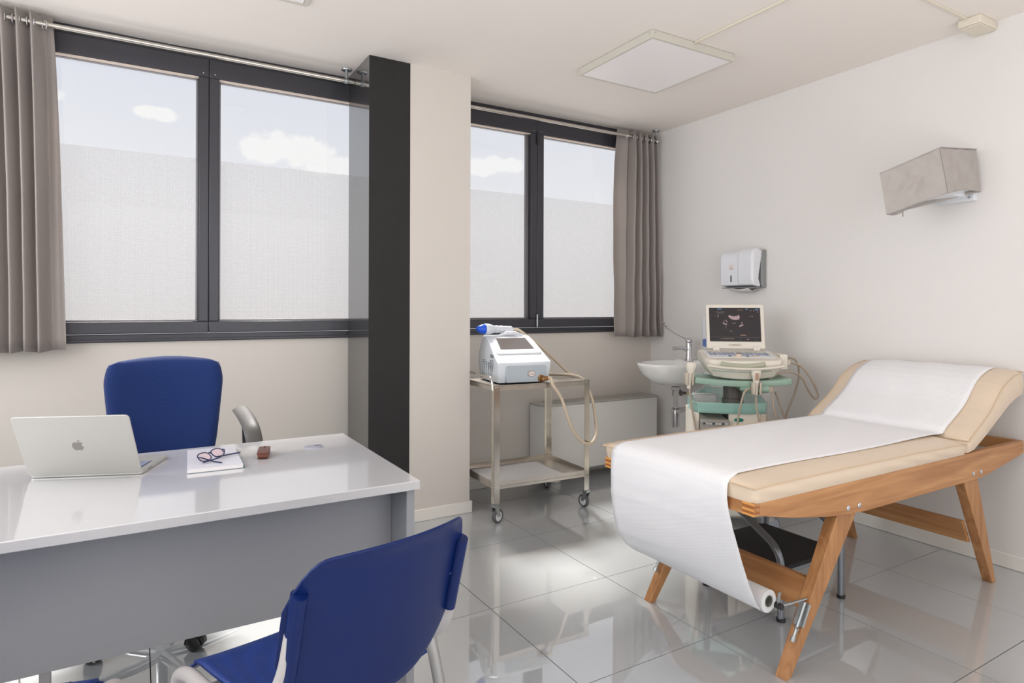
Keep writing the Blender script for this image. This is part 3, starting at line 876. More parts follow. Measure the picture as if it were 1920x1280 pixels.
# ------------------------------------------------------------------ convector under the right window
t = thing('convector_radiator', 'low white floor convector with rounded corner and metal top grille under the right window', 'radiator', (2.97, 3.65, 0))
fx0, fx1, fy0 = 2.405, 3.458, 3.560
def conv_outline(o_=0.0, r=.085):
    pts = [(fx1 + o_, YF - .014), (fx1 + o_, fy0 - o_)]
    for k in range(9):
        a = R(-90 - 90 * k / 8)
        pts.append((fx0 - o_ + r + r * math.cos(a), fy0 - o_ + r + r * math.sin(a)))
    pts.append((fx0 - o_, YF - .014)); return pts
obj('body', prism(B(), conv_outline(), .088, .546, 'Z'), 'convector', t, world=True, bevel=0.002)
obj('top_rim', prism(B(), conv_outline(.004), .5465, .560, 'Z'), 'alu', t, world=True, bevel=0.004)
obj('bottom_rim', prism(B(), conv_outline(.002), .076, .088, 'Z'), 'zinc', t, world=True, bevel=0.002)
for k in range(26):
    x = fx0 + .09 + k * .0375
    o_ = obj('grille_slat', box(B(), x, x + .024, 3.60, 3.715, .5602, .5625), 'alu', t, world=True, smooth=False)
for x in (2.545, 3.36):
    obj('foot', lathe(B(), [(.046, 0), (.050, .004), (.050, .076)], 20, Matrix.Translation((x, 3.64, 0))), 'convector', t, world=True)

# ------------------------------------------------------------------ steel trolley
tr = thing('instrument_trolley', 'two-shelf stainless steel trolley on casters in front of the right window', 'trolley', (1.745, 3.082, 0), R(-2.8))
TW, TD, TH = .655, .47, .790
def lprofile(bm, x, y, sx, sy, z0, z1, w=.036, th=.002):
    box(bm, min(x, x + sx * w), max(x, x + sx * w), min(y, y + sy * th), max(y, y + sy * th), z0, z1)
    box(bm, min(x, x + sx * th), max(x, x + sx * th), min(y, y + sy * w), max(y, y + sy * w), z0, z1)
    return bm
for (x, y, sx, sy) in ((0, 0, 1, 1), (TW, 0, -1, 1), (0, TD, 1, -1), (TW, TD, -1, -1)):
    lg = obj('leg', lprofile(B(), x, y, sx, sy, .112, TH), 'steel', tr, smooth=False)
for nm, z0, z1, floor_z in (('top_shelf', TH - .034, TH - .002, TH - .006), ('bottom_shelf', .196, .236, .214)):
    bm = B(); e = .0025
    box(bm, e, TW - e, e, TD - e, floor_z - .003, floor_z)
    for (x0, x1, y0, y1) in ((e, TW - e, e, e + .002), (e, TW - e, TD - e - .002, TD - e), (e, e + .002, e, TD - e), (TW - e - .002, TW - e, e, TD - e)):
        box(bm, x0, x1, y0, y1, z0, z1)
    obj(nm, bm, 'steel_worn', tr, smooth=False)
for z in (TH - .016, .208):
    for (x, y, dx, dy) in ((.013, 0, 0, -1), (.026, 0, 0, -1), (TW - .015, 0, 0, -1), (0, .016, -1, 0)):
        obj('bolt', cyl(B(), (x, y, z), (x + dx * .004, y + dy * .004, z), .0045, 8), 'chrome', tr)
obj('push_handle', tube(B(), fillet([(-.006, .012, TH - .03), (-.006, .020, TH + .040), (-.006, TD - .02, TH + .052), (-.006, TD - .012, TH - .03)], .05, 6), .0075, 12), 'steel', tr)
for (x, y, rot) in ((.0, .0, 20), (TW, 0, 100), (0, TD, 40), (TW, TD, 80)):
    cx_, cy_ = (.012 if x == 0 else TW - .012), (.012 if y == 0 else TD - .012)
    m = Matrix.Translation((cx_, cy_, 0)) @ Matrix.Rotation(R(rot), 4, 'Z')
    fork = B()
    box(fork, -.016, .016, -.0165, .0165, .096, .110, m)
    for s in (-1, 1):
        hexa(fork, [m @ Vector(p) for p in ((.010, s * .0155 - .001, .040), (.034, s * .0155 - .001, .040), (.010, s * .0155 + .001, .040), (.034, s * .0155 + .001, .040), (-.016, s * .0155 - .001, .098), (.014, s * .0155 - .001, .098), (-.016, s * .0155 + .001, .098), (.014, s * .0155 + .001, .098))])
    cs = obj('caster', fork, 'zinc', tr, smooth=False)
    mw = m @ Matrix.Translation((.022, 0, .040)) @ Matrix.Rotation(R(90), 4, 'X')
    obj('tyre', lathe(B(), [(.027, -.011), (.037, -.011), (.040, -.006), (.040, .006), (.037, .011), (.027, .011)], 24, mw, cap=False), 'tyre', cs)
    obj('wheel_hub', lathe(B(), [(.004, -.0125), (.012, -.0125), (.014, -.010), (.028, -.009), (.028, .009), (.014, .010), (.012, .0125), (.004, .0125)], 24, mw), 'white_pl', cs)
# white sheet lying on the lower shelf
bm = B()
def sheet(u, v):
    x = lerp(.030, TW - .10, u); y = lerp(.02, TD - .05, v)
    if u > .85: x -= (u - .85) * .35 * (1 - abs(2 * v - 1) * .4)
    return (x, y, .2155 + .0012 * math.sin(6 * u + 3 * v))
grid(bm, sheet, 16, 10); bm.transform(base_matrix(tr))
tag(obj('shelf_liner', bm, 'pages', solid=0.0012), 'thin white sheet lining the lower shelf of the steel trolley', 'sheet')

# ------------------------------------------------------------------ therapy device on the trolley
dv = thing('therapy_device', 'white and grey shock-wave therapy unit with dark sloping screen on the trolley', 'medical device', (1.800, 3.140, TH + .0005), R(-8))
DW, DD = .345, .330
# base box: slightly narrower at the bottom
def device_side(inset=0):
    return [(.012 + inset, 0), (DD, 0), (DD + .01, .05), (DD - .01, .255), (DD - .055, .272), (DD - .16, .235), (.055, .135), (.0 + inset, .118)]
bm = B(); nseg = 10
prof = [(.014, .001), (.004, .06), (-.004, .118), (.055, .150), (.13, .195), (.20, .236), (.26, .262), (DD - .02, .268), (DD, .255), (DD + .008, .14), (DD, .001)]
def dfn(u, v):
    i = u * (len(prof) - 1); k = min(len(prof) - 2, int(i)); t_ = i - k
    y = lerp(prof[k][0], prof[k + 1][0], t_); z = lerp(prof[k][1], prof[k + 1][1], t_)
    hw = DW / 2 * (0.93 + .07 * min(1, z / .118)) if z < .118 else DW / 2 * (1 - .16 * ((z - .118) / .15) ** 1.2)
    s = 2 * v - 1
    y2 = y - (.012 * (1 - s * s) if z <= .150 and y < .1 else 0)
    return (DW / 2 + s * hw, y2, z)
V = grid(bm, dfn, 40, 12)
for j in (0, 12): bm.faces.new([V[i][j] for i in range(41)] if j else [V[i][j] for i in range(40, -1, -1)])
bmesh.ops.remove_doubles(bm, verts=bm.verts, dist=.0001)
obj('housing', bm, 'device', dv, bevel=0.006, seg=2, angle=35)
# sloping surround and screen
sl0, sl1 = Vector((0, .055, .150)), Vector((0, .26, .262))
sdir = (sl1 - sl0).normalized(); sn = Vector((0, -sdir.z, sdir.y))
mS = Matrix(((1, sdir.x, sn.x, DW / 2), (0, sdir.y, sn.y, (sl0.y + sl1.y) / 2), (0, sdir.z, sn.z, (sl0.z + sl1.z) / 2), (0, 0, 0, 1)))
bm = B(); prism(bm, [(x * (1 - .10 * (y / .1)), y) for x, y in rrect(.272, .196, .02)], .000, .010, 'Z', mS)
obj('screen_surround', bm, 'white_pl', dv, bevel=0.006, seg=2)
bm = B(); prism(bm, [(x * (1 - .10 * (y / .1)), y + .012) for x, y in rrect(.208, .128, .003, 2)], .0085, .0112, 'Z', mS)
obj('screen', bm, 'lcd', dv, smooth=False)
text('lettering', 'Chevosal', .024, mS @ Matrix.Translation((.035, -.118, -.004)), 'ink', dv)
# front panel
bm = B(); prism(bm, [(x + DW / 2 + .002, z + .052) for x, z in rrect(.255, .098, .010)], -.0185, .004, 'Y'); obj('front_panel', bm, 'device_g', dv, bevel=0.002)
bm = B(); prism(bm, [(DW / 2 + .035 + .025 * math.cos(a), .052 + .018 * math.sin(a)) for a in [2 * PI * k / 28 for k in range(28)]], -.0205, -.0185, 'Y')
bd_ = obj('badge', bm, 'ink_dark', dv, bevel=0.0005)
bm = B(); prism(bm, [(DW / 2 + .035 + .0225 * math.cos(a), .052 + .0155 * math.sin(a)) for a in [2 * PI * k / 28 for k in range(28)]], -.0213, -.0205, 'Y'); obj('badge_face', bm, 'badge', bd_)
text('lettering', 'mcorpo', .0115, Matrix.Translation((DW / 2 + .035, -.0215, .051)) @ Matrix.Rotation(R(90), 4, 'X'), 'ink_dark', bd_)
# side vents: slots in leaning columns
bm = B()
for c in range(6):
    n_ = (10, 10, 9, 11, 13, 13)[c]
    for k in range(n_):
        y = .265 - c * .030 - .002 * k; z = .032 + k * (.0095 + (0 if c < 3 else -.0022)) + .001 * c
        xs = DW / 2 - DW / 2 * (0.93 + .07 * min(1, z / .118)) if z < .118 else DW / 2 - DW / 2 * (1 - .16 * ((z - .118) / .15) ** 1.2)
        if z > .150 + (y - .055) * .5: continue
        box(bm, xs - .0012, xs + .002, y - .0055, y + .0055, z, z + .0035)
o_ = obj('vent_slots', bm, 'dark', dv, smooth=False); o_['kind'] = 'stuff'
obj('side_handle_recess', box(B(), .011, .018, .085, .145, .140, .162, Matrix.Translation((-.004, 0, 0))), 'grey_back', dv, bevel=0.003)
bm = B(); lathe(bm, [(.022, 0), (.022, .006), (.015, .010), (.012, .03)], 20, Matrix.Translation((DW - .075, -.0185, .022)) @ Matrix.Rotation(R(90), 4, 'X')); obj('hose_socket', bm, 'copper', dv)
bm = B(); lathe(bm, [(.012, 0), (.012, .012), (.006, .016)], 14, Matrix.Translation((DW / 2 + .02, .262, .270))); obj('top_knob', bm, 'copper', dv)
bm = B(); tube(bm, [(DW / 2 - .06, .262, .268), (DW / 2 - .01, .258, .280), (DW / 2 + .05, .258, .280), (DW / 2 + .10, .262, .268)], [.006, .014, .014, .006], 10); obj('handpiece_cradle', bm, 'white_pl', dv)

# handpiece lying on top
hp = thing('therapy_handpiece', 'pale handpiece with bright blue cap lying on top of the therapy unit', 'handpiece', (1.83, 3.45, 1.09))
P0 = Vector((1.838, 3.405, 1.098)); P1 = Vector((2.085, 3.415, 1.093))
ax = (P1 - P0).normalized()
mH = Matrix.Translation(P0) @ ax.to_track_quat('Z', 'Y').to_matrix().to_4x4()
obj('blue_cap', lathe(B(), [(.002, -.040), (.012, -.036), (.022, -.020), (.029, .000), (.032, .018)], 24, mH), 'tip_blue', hp, world=True)
obj('body', lathe(B(), [(.032, .018), (.034, .022), (.034, .045), (.028, .070), (.022, .090), (.021, .128), (.023, .132), (.023, .148), (.021, .152), (.020, .215), (.014, .225), (.006, .235)], 24, mH), 'device', hp, world=True)
obj('collar', lathe(B(), [(.0235, .098), (.0245, .100), (.0245, .112), (.0235, .114)], 24, mH, cap=False), 'white_pl', hp, world=True)
hq = P0 + ax * .235
obj('hose', tube(B(), smooth_path([hq, hq + Vector((.04, .005, -.004)), (2.17, 3.42, 1.055), (2.25, 3.42, 1.00), (2.36, 3.40, .905), (2.46, 3.38, .815), (2.50, 3.37, .782)], 6), .0085, 10), 'hose', hp, world=True)
# supply hose looping from the socket over the edge and back
mm = base_matrix(dv)
h0 = mm @ Vector((DW - .075, -.040, .022))
ho = thing('supply_hose', 'thick beige hose looping from the therapy unit down beside the trolley leg', 'hose', (h0.x, h0.y, TH))
pts = [h0, h0 + Vector((.045, -.012, .004)), (2.115, 3.035, .775), (2.17, 3.03, .70), (2.205, 3.02, .60), (2.25, 3.02, .50), (2.32, 3.02, .422), (2.40, 3.03, .405),
       (2.462, 3.06, .45), (2.485, 3.10, .54), (2.488, 3.13, .64), (2.468, 3.16, .73), (2.44, 3.19, .785), (2.38, 3.25, .802), (2.25, 3.42, .799), (2.16, 3.50, .799)]
obj('tube', tube(B(), smooth_path(pts, 7), .0095, 10), 'hose', ho, world=True)
bm = B(); cyl(bm, h0 + Vector((.004, 0, 0)), h0 + Vector((.030, -.006, .002)), .0135, 14); obj('ferrule', bm, 'copper', ho, world=True)

# ------------------------------------------------------------------ ultrasound machine
us = thing('ultrasound_machine', 'portable ultrasound scanner with open dark screen on a cream and green cart behind the couch', 'ultrasound machine', (3.08, 2.53, 0), R(-36.9))
# display lid
mD = Matrix.Translation((.012, .005, .992)) @ Matrix.Rotation(R(-9), 4, 'X')
lid = obj('display_lid', prism(B(), [(x, z + .130) for x, z in rrect(.338, .268, .010)], -.010, .012, 'Y', mD), 'cream', us, bevel=0.004)
scr = obj('screen', prism(B(), [(x - .002, z + .1415) for x, z in rrect(.298, .205, .002, 1)], -.0112, -.0098, 'Y', mD), mat('dark_scan_screen', srgb(40, 35, 37), 0.4, spec=0.25, noise=0.08, nscale=90, emit=(srgb(44, 38, 40), .3)), us, smooth=False)
M['scan_white'] = mat('scan_echo', srgb(150, 128, 132), 0.5, emit=(srgb(150, 128, 132), .3), noise=0.9, nscale=330)
M['scan_blue'] = mat('scan_blue', srgb(70, 100, 140), 0.4, emit=(srgb(70, 100, 140), .3), noise=.05)
M['scan_amber'] = mat('scan_amber', srgb(150, 120, 100), 0.4, emit=(srgb(150, 120, 100), .25), noise=.05)
M['scan_line'] = mat('scan_line', srgb(96, 88, 92), 0.4, emit=(srgb(96, 88, 92), .3), noise=.05)
def onscreen(poly, m_, nm='echo'):
    """poly in screen units: x -1..1, y 0..1"""
    p2 = [(x * .147 - .002, z * .200 + .0415) for x, z in poly]
    return prism(B(), p2, -.0122, -.0112, 'Y', mD)
def blob(cx, cy, w, h, n=14, a0=0, a1=360, j=.2, seed=0):
    rnd = random.Random(seed); return [(cx + w * math.cos(R(lerp(a0, a1, k / n))) * (1 + rnd.uniform(-j, j)), cy + h * math.sin(R(lerp(a0, a1, k / n))) * (1 + rnd.uniform(-j, j))) for k in range(n)]
top_band = [(-.26, .76), (-.20, .79), (-.10, .755), (0, .75), (.10, .765), (.17, .80), (.20, .72), (.17, .66), (.08, .645), (-.02, .64), (-.12, .66), (-.22, .71)]
obj('scan_echo', onscreen(top_band, 0), 'scan_white', scr, smooth=False)
for (cx_, cy_, w_, h_, ang) in ((-.40, .52, .085, .014, -8), (-.33, .60, .05, .010, -35), (-.44, .58, .04, .008, 50), (.24, .47, .095, .018, 12), (.27, .55, .045, .010, 30), (-.04, .54, .07, .005, 6), (-.16, .30, .06, .005, -10), (-.36, .42, .05, .004, 60)):
    c_, s_ = math.cos(R(ang)), math.sin(R(ang))
    pl = [(cx_ + (x * c_ - y * s_), cy_ + (x * s_ + y * c_) * 1.4) for x, y in blob(0, 0, w_, h_, seed=int(cx_ * 100) + 50)]
    obj('scan_echo', onscreen(pl, 0), 'scan_white', scr, smooth=False)
for (x0, x1, z0, z1, m_) in ((-.68, -.50, .955, .985, 'scan_blue'), (.43, .53, .955, .985, 'scan_blue'), (.82, .95, .94, .98, 'scan_blue'), (.12, .34, .935, .945, 'scan_amber'), (.20, .42, .17, .19, 'scan_amber'),
                             (-.99, .99, .115, .12, 'scan_line'), (-.61, -.605, .01, .115, 'scan_line'), (.19, .195, .01, .115, 'scan_line'), (.80, .805, .01, .115, 'scan_line'), (-.56, -.05, .065, .078, 'scan_amber'), (.45, .53, .05, .066, 'scan_white'),
                             (-.675, -.65, .72, .79, 'scan_white'), (-.98, -.90, .765, .77, 'scan_line'), (-.83, -.76, .765, .77, 'scan_line'), (.62, .66, .91, .925, 'scan_white'), (.74, .78, .91, .925, 'scan_white'), (.90, .93, .87, .90, 'scan_white'),
                             (.60, .635, .74, .765, 'scan_amber'), (.68, .715, .74, .765, 'scan_amber')):
    obj('screen_mark', onscreen([(x0, z0), (x1, z0), (x1, z1), (x0, z1)], 0), m_, scr, smooth=False)
text('lettering', '76057', .020, mD @ Matrix.Translation((-.086, -.0124, .2135)) @ Matrix.Rotation(R(90), 4, 'X'), 'scan_line', scr, .0002)
obj('name_plate', prism(B(), [(x - .006, z + .019) for x, z in rrect(.075, .012, .005)], -.0112, -.0098, 'Y', mD), 'cream_d', us)
text('lettering', 'Mylabone', .009, mD @ Matrix.Translation((-.004, -.0114, .019)) @ Matrix.Rotation(R(90), 4, 'X'), 'ink', us, .0002)
for sx in (-.115, .118):
    obj('hinge', box(B(), sx - .019, sx + .019, -.016, .010, -.016, .012, mD), 'cream', us, bevel=0.003)
# console: shell with a bowed front and a carrying handle
def console_outline(z):
    """plan outline for a height fraction 0 (bottom) .. 1 (top)"""
    k = z
    w = lerp(.165, .215, min(1, k * 1.8)); fr = lerp(-.262, -.300, min(1, k * 1.6)); bk = .03
    pts = [(-w * .92, bk), (-w, bk - .03)]
    pts += [(-w, -.18), (-w * .985, -.22), (-w * .90, fr + .045)]
    for q in range(1, 12):
        a = -1 + 2 * q / 12
        pts.append((w * .86 * a, fr + .012 + .028 * (a * a)))
    pts += [(w * .90, fr + .045), (w * .985, -.22), (w, -.18), (w, bk - .03), (w * .92, bk)]
    return pts
def top_z(y): return .975 + (y + .02) * .135
bm = B(); rings = []
lv = [(0, .0), (.06, .004), (.18, .004), (.45, .02), (.75, .0), (.93, .0), (1.0, -.006)]
for k, o_ in lv:
    pts = console_outline(k)
    ring = []
    for x, y in pts:
        zt_ = top_z(y) ; zb_ = .832 + .020 * abs(x / .2) ** 2 + max(0, (y + .2)) * .05
        sh = 1 if k < 1 else .975
        ring.append(bm.verts.new((x * sh, y if k < 1 else lerp(y, -.12, .025), lerp(zb_, zt_, k))))
    rings.append(ring)
for A_, C_ in zip(rings, rings[1:]):
    n_ = len(A_)
    for q in range(n_): bm.faces.new((A_[q], A_[(q + 1) % n_], C_[(q + 1) % n_], C_[q]))
bm.faces.new(rings[0][::-1]); bm.faces.new(rings[-1])
cons = obj('console', bm, 'cream', us, bevel=0.006, seg=2, angle=50)
# carrying handle: solid strip with the slot's shade in its colour, and the grip lip below it
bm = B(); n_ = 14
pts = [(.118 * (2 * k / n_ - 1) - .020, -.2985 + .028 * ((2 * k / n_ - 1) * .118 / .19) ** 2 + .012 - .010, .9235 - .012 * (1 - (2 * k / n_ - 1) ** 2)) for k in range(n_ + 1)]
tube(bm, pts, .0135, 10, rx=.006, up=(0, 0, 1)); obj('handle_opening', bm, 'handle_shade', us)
bm = B()
pts = [(.205 * a, -.294 + .040 * a * a - .012, .905 - .008 * (1 - a * a) + .006 * a * a) for a in [2 * k / 20 - 1 for k in range(21)]]
tube(bm, pts, .0075, 8, rx=.009); obj('carrying_handle', bm, 'cream', us)
bm = B(); tube(bm, [(.16 * a - .02, -.2965 + .034 * a * a, .884 - .006 * (1 - a * a)) for a in [2 * k / 14 - 1 for k in range(15)]], .0022, 6); obj('grip_groove', bm, 'green', us)
# keyboard deck
mK = Matrix.Translation((0, -.13, top_z(-.13) + .0005)) @ Matrix.Rotation(math.atan(.135), 4, 'X')
obj('key_panel', prism(B(), rrect(.375, .185, .02, cy=.022), -.001, .002, 'Z', mK), 'white_pl', us, bevel=.001)
rnd = random.Random(4)
bm = B()
for r_ in range(3):
    n_ = 26
    for k in range(n_):
        x = -.170 + k * .340 / n_; y = .092 - r_ * .0125
        box(bm, x, x + .0095, y - .009, y, .002, .0042, mK)
o_ = obj('letter_keys', bm, 'cream_d', us, smooth=False); o_['kind'] = 'stuff'
for r_ in range(3):
    for k in range(13):
        x = -.168 + k * .0262 + rnd.uniform(-.002, .002); y = .047 - r_ * .0215
        w_ = rnd.choice((.018, .021, .015))
        obj('control_key', box(B(), x, x + w_, y - .0155, y, .002, .0055, mK), 'key' if rnd.random() > .25 else 'dark_tube', us, bevel=.0012)
obj('trackball', lathe(B(), [(.026, .001), (.024, .004), (.017, .004), (.016, .009), (.010, .0135), (.002, .015)], 20, mK @ Matrix.Translation((-.015, -.040, 0))), 'hide', us)
for x in (-.062, .034): obj('select_key', box(B(), x - .007, x + .007, -.052, -.030, .002, .006, mK), 'dark_tube', us, bevel=.002)
obj('control_dial', lathe(B(), [(.018, .001), (.017, .007), (.002, .008)], 18, mK @ Matrix.Translation((.080, -.042, 0))), 'cream_d', us)
# probe connector block
bm = B(); box(bm, .218, .262, -.150, -.010, .880, .968); obj('connector_block', bm, 'cream', us, bevel=.006)
bm = B(); box(bm, .262, .285, -.130, -.085, .905, .935); box(bm, .262, .285, -.070, -.030, .925, .955); obj('probe_plug', bm, 'cream_d', us, bevel=.004)
# green tray under the console and the probe holders
bm = B()
def tray(u, v):
    a = 2 * u - 1
    x = .262 * a - .010; y = lerp(-.250 - .02 * (1 - a * a), .05, v)
    z = .826 - .016 * (1 - abs(a) ** 2.2)
    return (x, y, z)
grid(bm, tray, 24, 8); obj('support_tray', bm, 'green', us, solid=.034, bevel=.004, angle=60)
bm = B(); tube(bm, [(.02, -.03, .790), (.02, -.03, .760)], [.095, .075], 20); obj('column_collar', bm, 'green', us)
bm = B(); lathe(bm, [(.060, .52), (.060, .70), (.054, .705), (.054, .775)], 28, Matrix.Translation((-.018, -.05, 0))); obj('lift_column', bm, 'col_dark', us)
def holder(x, y, z, nm='probe_holder'):
    bm = B(); rings_o = []
    for (r_, zz) in ((.020, -.040), (.026, -.030), (.028, .030), (.024, .030), (.022, -.028)):
        rings_o.append([bm.verts.new((x + r_ * math.cos(R(a)), y + r_ * math.sin(R(a)), z + zz)) for a in range(-60, 241, 20)])
    for A_, C_ in zip(rings_o, rings_o[1:]):
        for q in range(len(A_) - 1): bm.faces.new((A_[q], A_[q + 1], C_[q + 1], C_[q]))
    return obj(nm, bm, 'cream_d', us, solid=.003)
holder(-.300, -.235, .835); holder(.052, -.285, .792); 
bm = B(); tube(bm, [(.052 - .025, -.25, .80), (.052, -.15, .80)], .022, 10); tube(bm, [(-.29, -.20, .83), (-.24, -.14, .83)], .014, 10); obj('holder_arm', bm, 'green', us)
bm = B(); lathe(bm, [(.036, 0), (.040, .01), (.040, .060), (.036, .062), (.034, .012), (.03, .008)], 24, Matrix.Translation((.125, -.22, .765))); obj('gel_cup', bm, 'cream_d', us)
bm = B(); tube(bm, [(-.02, -.235, .79), (.05, -.262, .775), (.12, -.26, .785)], .022, 12); obj('holder_rail', bm, 'green', us)
# probes: curved head with grip, each with its own cable
def probe(x, y, z, tilt, nm='probe', h=.15):
    m_ = Matrix.Translation((x, y, z)) @ Matrix.Rotation(R(tilt), 4, 'Y')
    pr = obj(nm, lathe(B(), [(.010, -.04), (.013, 0), (.017, .035), (.019, .055), (.026, .075), (.030, .095), (.024, .108), (.004, .112)], 18, m_, sy=.62), 'cream', us)
    return pr, m_
p1, _m = probe(-.300, -.235, .815, 6)
p2, _m2 = probe(.050, -.285, .790, 0)
obj('probe_button', box(B(), -.008, .008, -.024, -.016, .045, .085, _m2), 'scan_amber', us, bevel=.003)
def uscable(pts, r=.0058, nm='probe_cable', n=7):
    return obj(nm, tube(B(), smooth_path(pts, n), r, 8), 'cable', us)
uscable([(-.300, -.235, .775), (-.292, -.24, .70), (-.276, -.245, .60), (-.258, -.25, .48), (-.24, -.22, .30), (-.18, -.15, .12)])
uscable([(.050, -.285, .745), (.052, -.29, .68), (.066, -.29, .60), (.072, -.285, .50), (.07, -.25, .30), (.1, -.2, .1)])
uscable([(.045, -.262, .785), (-.010, -.295, .775), (-.035, -.30, .70), (-.050, -.295, .60), (-.056, -.29, .48), (-.04, -.25, .3)])
uscable([(.285, -.05, .945), (.335, -.06, .93), (.350, -.07, .85), (.32, -.09, .74), (.27, -.11, .63), (.235, -.13, .50), (.2, -.14, .3)])
uscable([(.285, -.11, .92), (.345, -.11, .90), (.40, -.11, .83), (.435, -.12, .74), (.420, -.12, .715), (.385, -.12, .76), (.340, -.13, .84), (.260, -.16, .870), (.170, -.19, .850), (.135, -.215, .815)])
uscable([(.150, -.25, .76), (.150, -.262, .68), (.175, -.26, .60), (.20, -.25, .50), (.2, -.2, .3)])
uscable([(.18, -.20, .76), (.20, -.20, .70), (.235, -.19, .60), (.26, -.17, .5), (.26, -.15, .3)])
# translucent teal bin on top of the cart
def bin_outline(o_=0):
    return [(-.275 - o_, -.20), (-.255 - o_, -.235 - o_), (-.10, -.262 - o_), (.02, -.262 - o_), (.115 + o_, -.235 - o_), (.135 + o_, -.205), (.135 + o_, .02), (.08, .13 + o_), (-.14, .13 + o_), (-.275 - o_, -.02)]
bm = B(); po = bin_outline(.0); pi_ = bin_outline(-.010)
n_ = len(po)
def rimz(i): return .700 + (.045 if po[i][1] > 0 else 0)
A_ = [bm.verts.new((x, y, .640)) for x, y in po]; C_ = [bm.verts.new((x, y, rimz(i))) for i, (x, y) in enumerate(po)]
D_ = [bm.verts.new((x, y, rimz(i))) for i, (x, y) in enumerate(pi_)]; E_ = [bm.verts.new((x, y, .648)) for x, y in pi_]
for i in range(n_):
    j = (i + 1) % n_
    bm.faces.new((A_[i], A_[j], C_[j], C_[i])); bm.faces.new((C_[i], C_[j], D_[j], D_[i])); bm.faces.new((D_[i], D_[j], E_[j], E_[i]))
bm.faces.new(E_); bm.faces.new(A_[::-1])
obj('storage_bin', bm, 'teal', us, bevel=.004, angle=30)
obj('recessed_box', box(B(), -.235, -.10, -.02, .06, .650, .715), 'grey_pl', us, bevel=.004)
# cart body: side posts, back panel, shelf and recorder
bm = B(); prism(bm, [(-.275, -.20), (-.262, -.235), (-.245, -.235), (-.245, .10), (-.27, .06)], .14, .640, 'Z'); obj('side_panel', bm, 'cream', us, bevel=.005)
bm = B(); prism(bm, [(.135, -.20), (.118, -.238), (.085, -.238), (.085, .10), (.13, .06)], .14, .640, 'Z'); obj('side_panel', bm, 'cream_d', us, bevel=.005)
obj('front_panel', prism(B(), [(-.085, -.245), (.085, -.245), (.085, -.225), (-.085, -.225)], .14, .6395, 'Z'), 'cream', us, bevel=.003)
obj('back_panel', box(B(), -.245, .085, .07, .09, .14, .6395), 'cream', us, bevel=.003)
obj('recorder', box(B(), -.243, -.088, -.275, .05, .525, .606), 'printer', us, bevel=.003)
obj('recorder_fascia', box(B(), -.240, -.091, -.279, -.275, .575, .600), 'grey_back', us, bevel=.001)
for k in range(8): obj('recorder_button', box(B(), -.232 + k * .017, -.221 + k * .017, -.2815, -.279, .583, .592), 'cream_d' if k % 3 else 'dark', us, smooth=False)
obj('shelf', box(B(), -.245, -.086, -.225, .07, .510, .524), 'cream', us)
obj('oval_badge', prism(B(), [(-.032 + .026 * math.cos(a), .605 + .011 * math.sin(a)) for a in [2 * PI * k / 24 for k in range(24)]], -.248, -.245, 'Y'), 'teal_d', us)
obj('base', prism(B(), rrect(.50, .46, .08, cx=-.07, cy=-.06), .075, .14, 'Z'), 'cream', us, bevel=.01)
for (x, y) in ((-.28, -.25), (.14, -.25), (-.28, .12), (.14, .12)):
    cs = obj('caster', tube(B(), [(x, y, .08), (x, y, .055)], [.02, .024], 14), 'grey_pl', us)
    obj('caster_wheel', lathe(B(), [(.01, -.016), (.032, -.016), (.036, -.010), (.036, .010), (.032, .016), (.01, .016)], 20, Matrix.Translation((x + .01, y, .036)) @ Matrix.Rotation(R(90), 4, 'X')), 'dark_tube', cs)

# ------------------------------------------------------------------ examination couch
cx0, cx1, cy0, cy1, ct = 1.655, 3.556, 1.280, 2.000, .620
co = thing('examination_couch', 'wooden examination couch with beige leatherette cushions and raised backrest along the right side', 'examination couch', (2.6, 1.64, 0))
TK = .025
def rail_poly():
    return [(cx0 + TK, .580), (2.00, .522), (2.20, .503), (3.145, .502), (cx1 - .0, .562), (cx1, ct), (cx0 + TK, ct)]
def arc_rail():
    p = [(cx0 + TK, .580), (1.85, .546), (2.04, .518), (2.16, .506), (2.26, .502), (3.10, .502), (3.18, .507), (3.35, .531), (cx1, .562), (cx1, ct), (cx0 + TK, ct)]
    return p
for y in (cy0, cy1 - TK):
    obj('side_rail', prism(B(), arc_rail(), y, y + TK, 'Y'), 'wood_x', co, world=True, bevel=.002)
ft = obj('foot_rail', box(B(), cx0, cx0 + TK - .0002, cy0, cy1, .580, ct), 'wood_y', co, world=True, bevel=.0015)
for y in (cy0, cy1 - TK - .022):
    for z in (.588, .606):
        obj('finger_joint', box(B(), cx0 - .0006, cx0 + .002, y + .001, y + TK + .020, z, z + .0075), 'wood_dark', ft, world=True, smooth=False)
    for z in (.5805, .5960, .6140):
        obj('finger_joint', box(B(), cx0 - .0004, cx0 + .002, y + .001, y + TK + .020, z, z + .0070), 'wood_end', ft, world=True, smooth=False)
for z in (.588, .606): obj('finger_joint', box(B(), cx0 + .001, cx0 + TK - .001, cy0 - .0006, cy0 + .002, z, z + .0075), 'wood_dark', ft, world=True, smooth=False)
obj('head_rail', box(B(), cx1 - TK, cx1 - .0005, cy0 + TK, cy1 - TK, .565, ct), 'wood_y', co, world=True, bevel=.0015)
obj('cross_rail', box(B(), 3.02, 3.045, cy0 + TK, cy1 - TK, .53, ct - .004), 'wood_y', co, world=True, bevel=.0015)
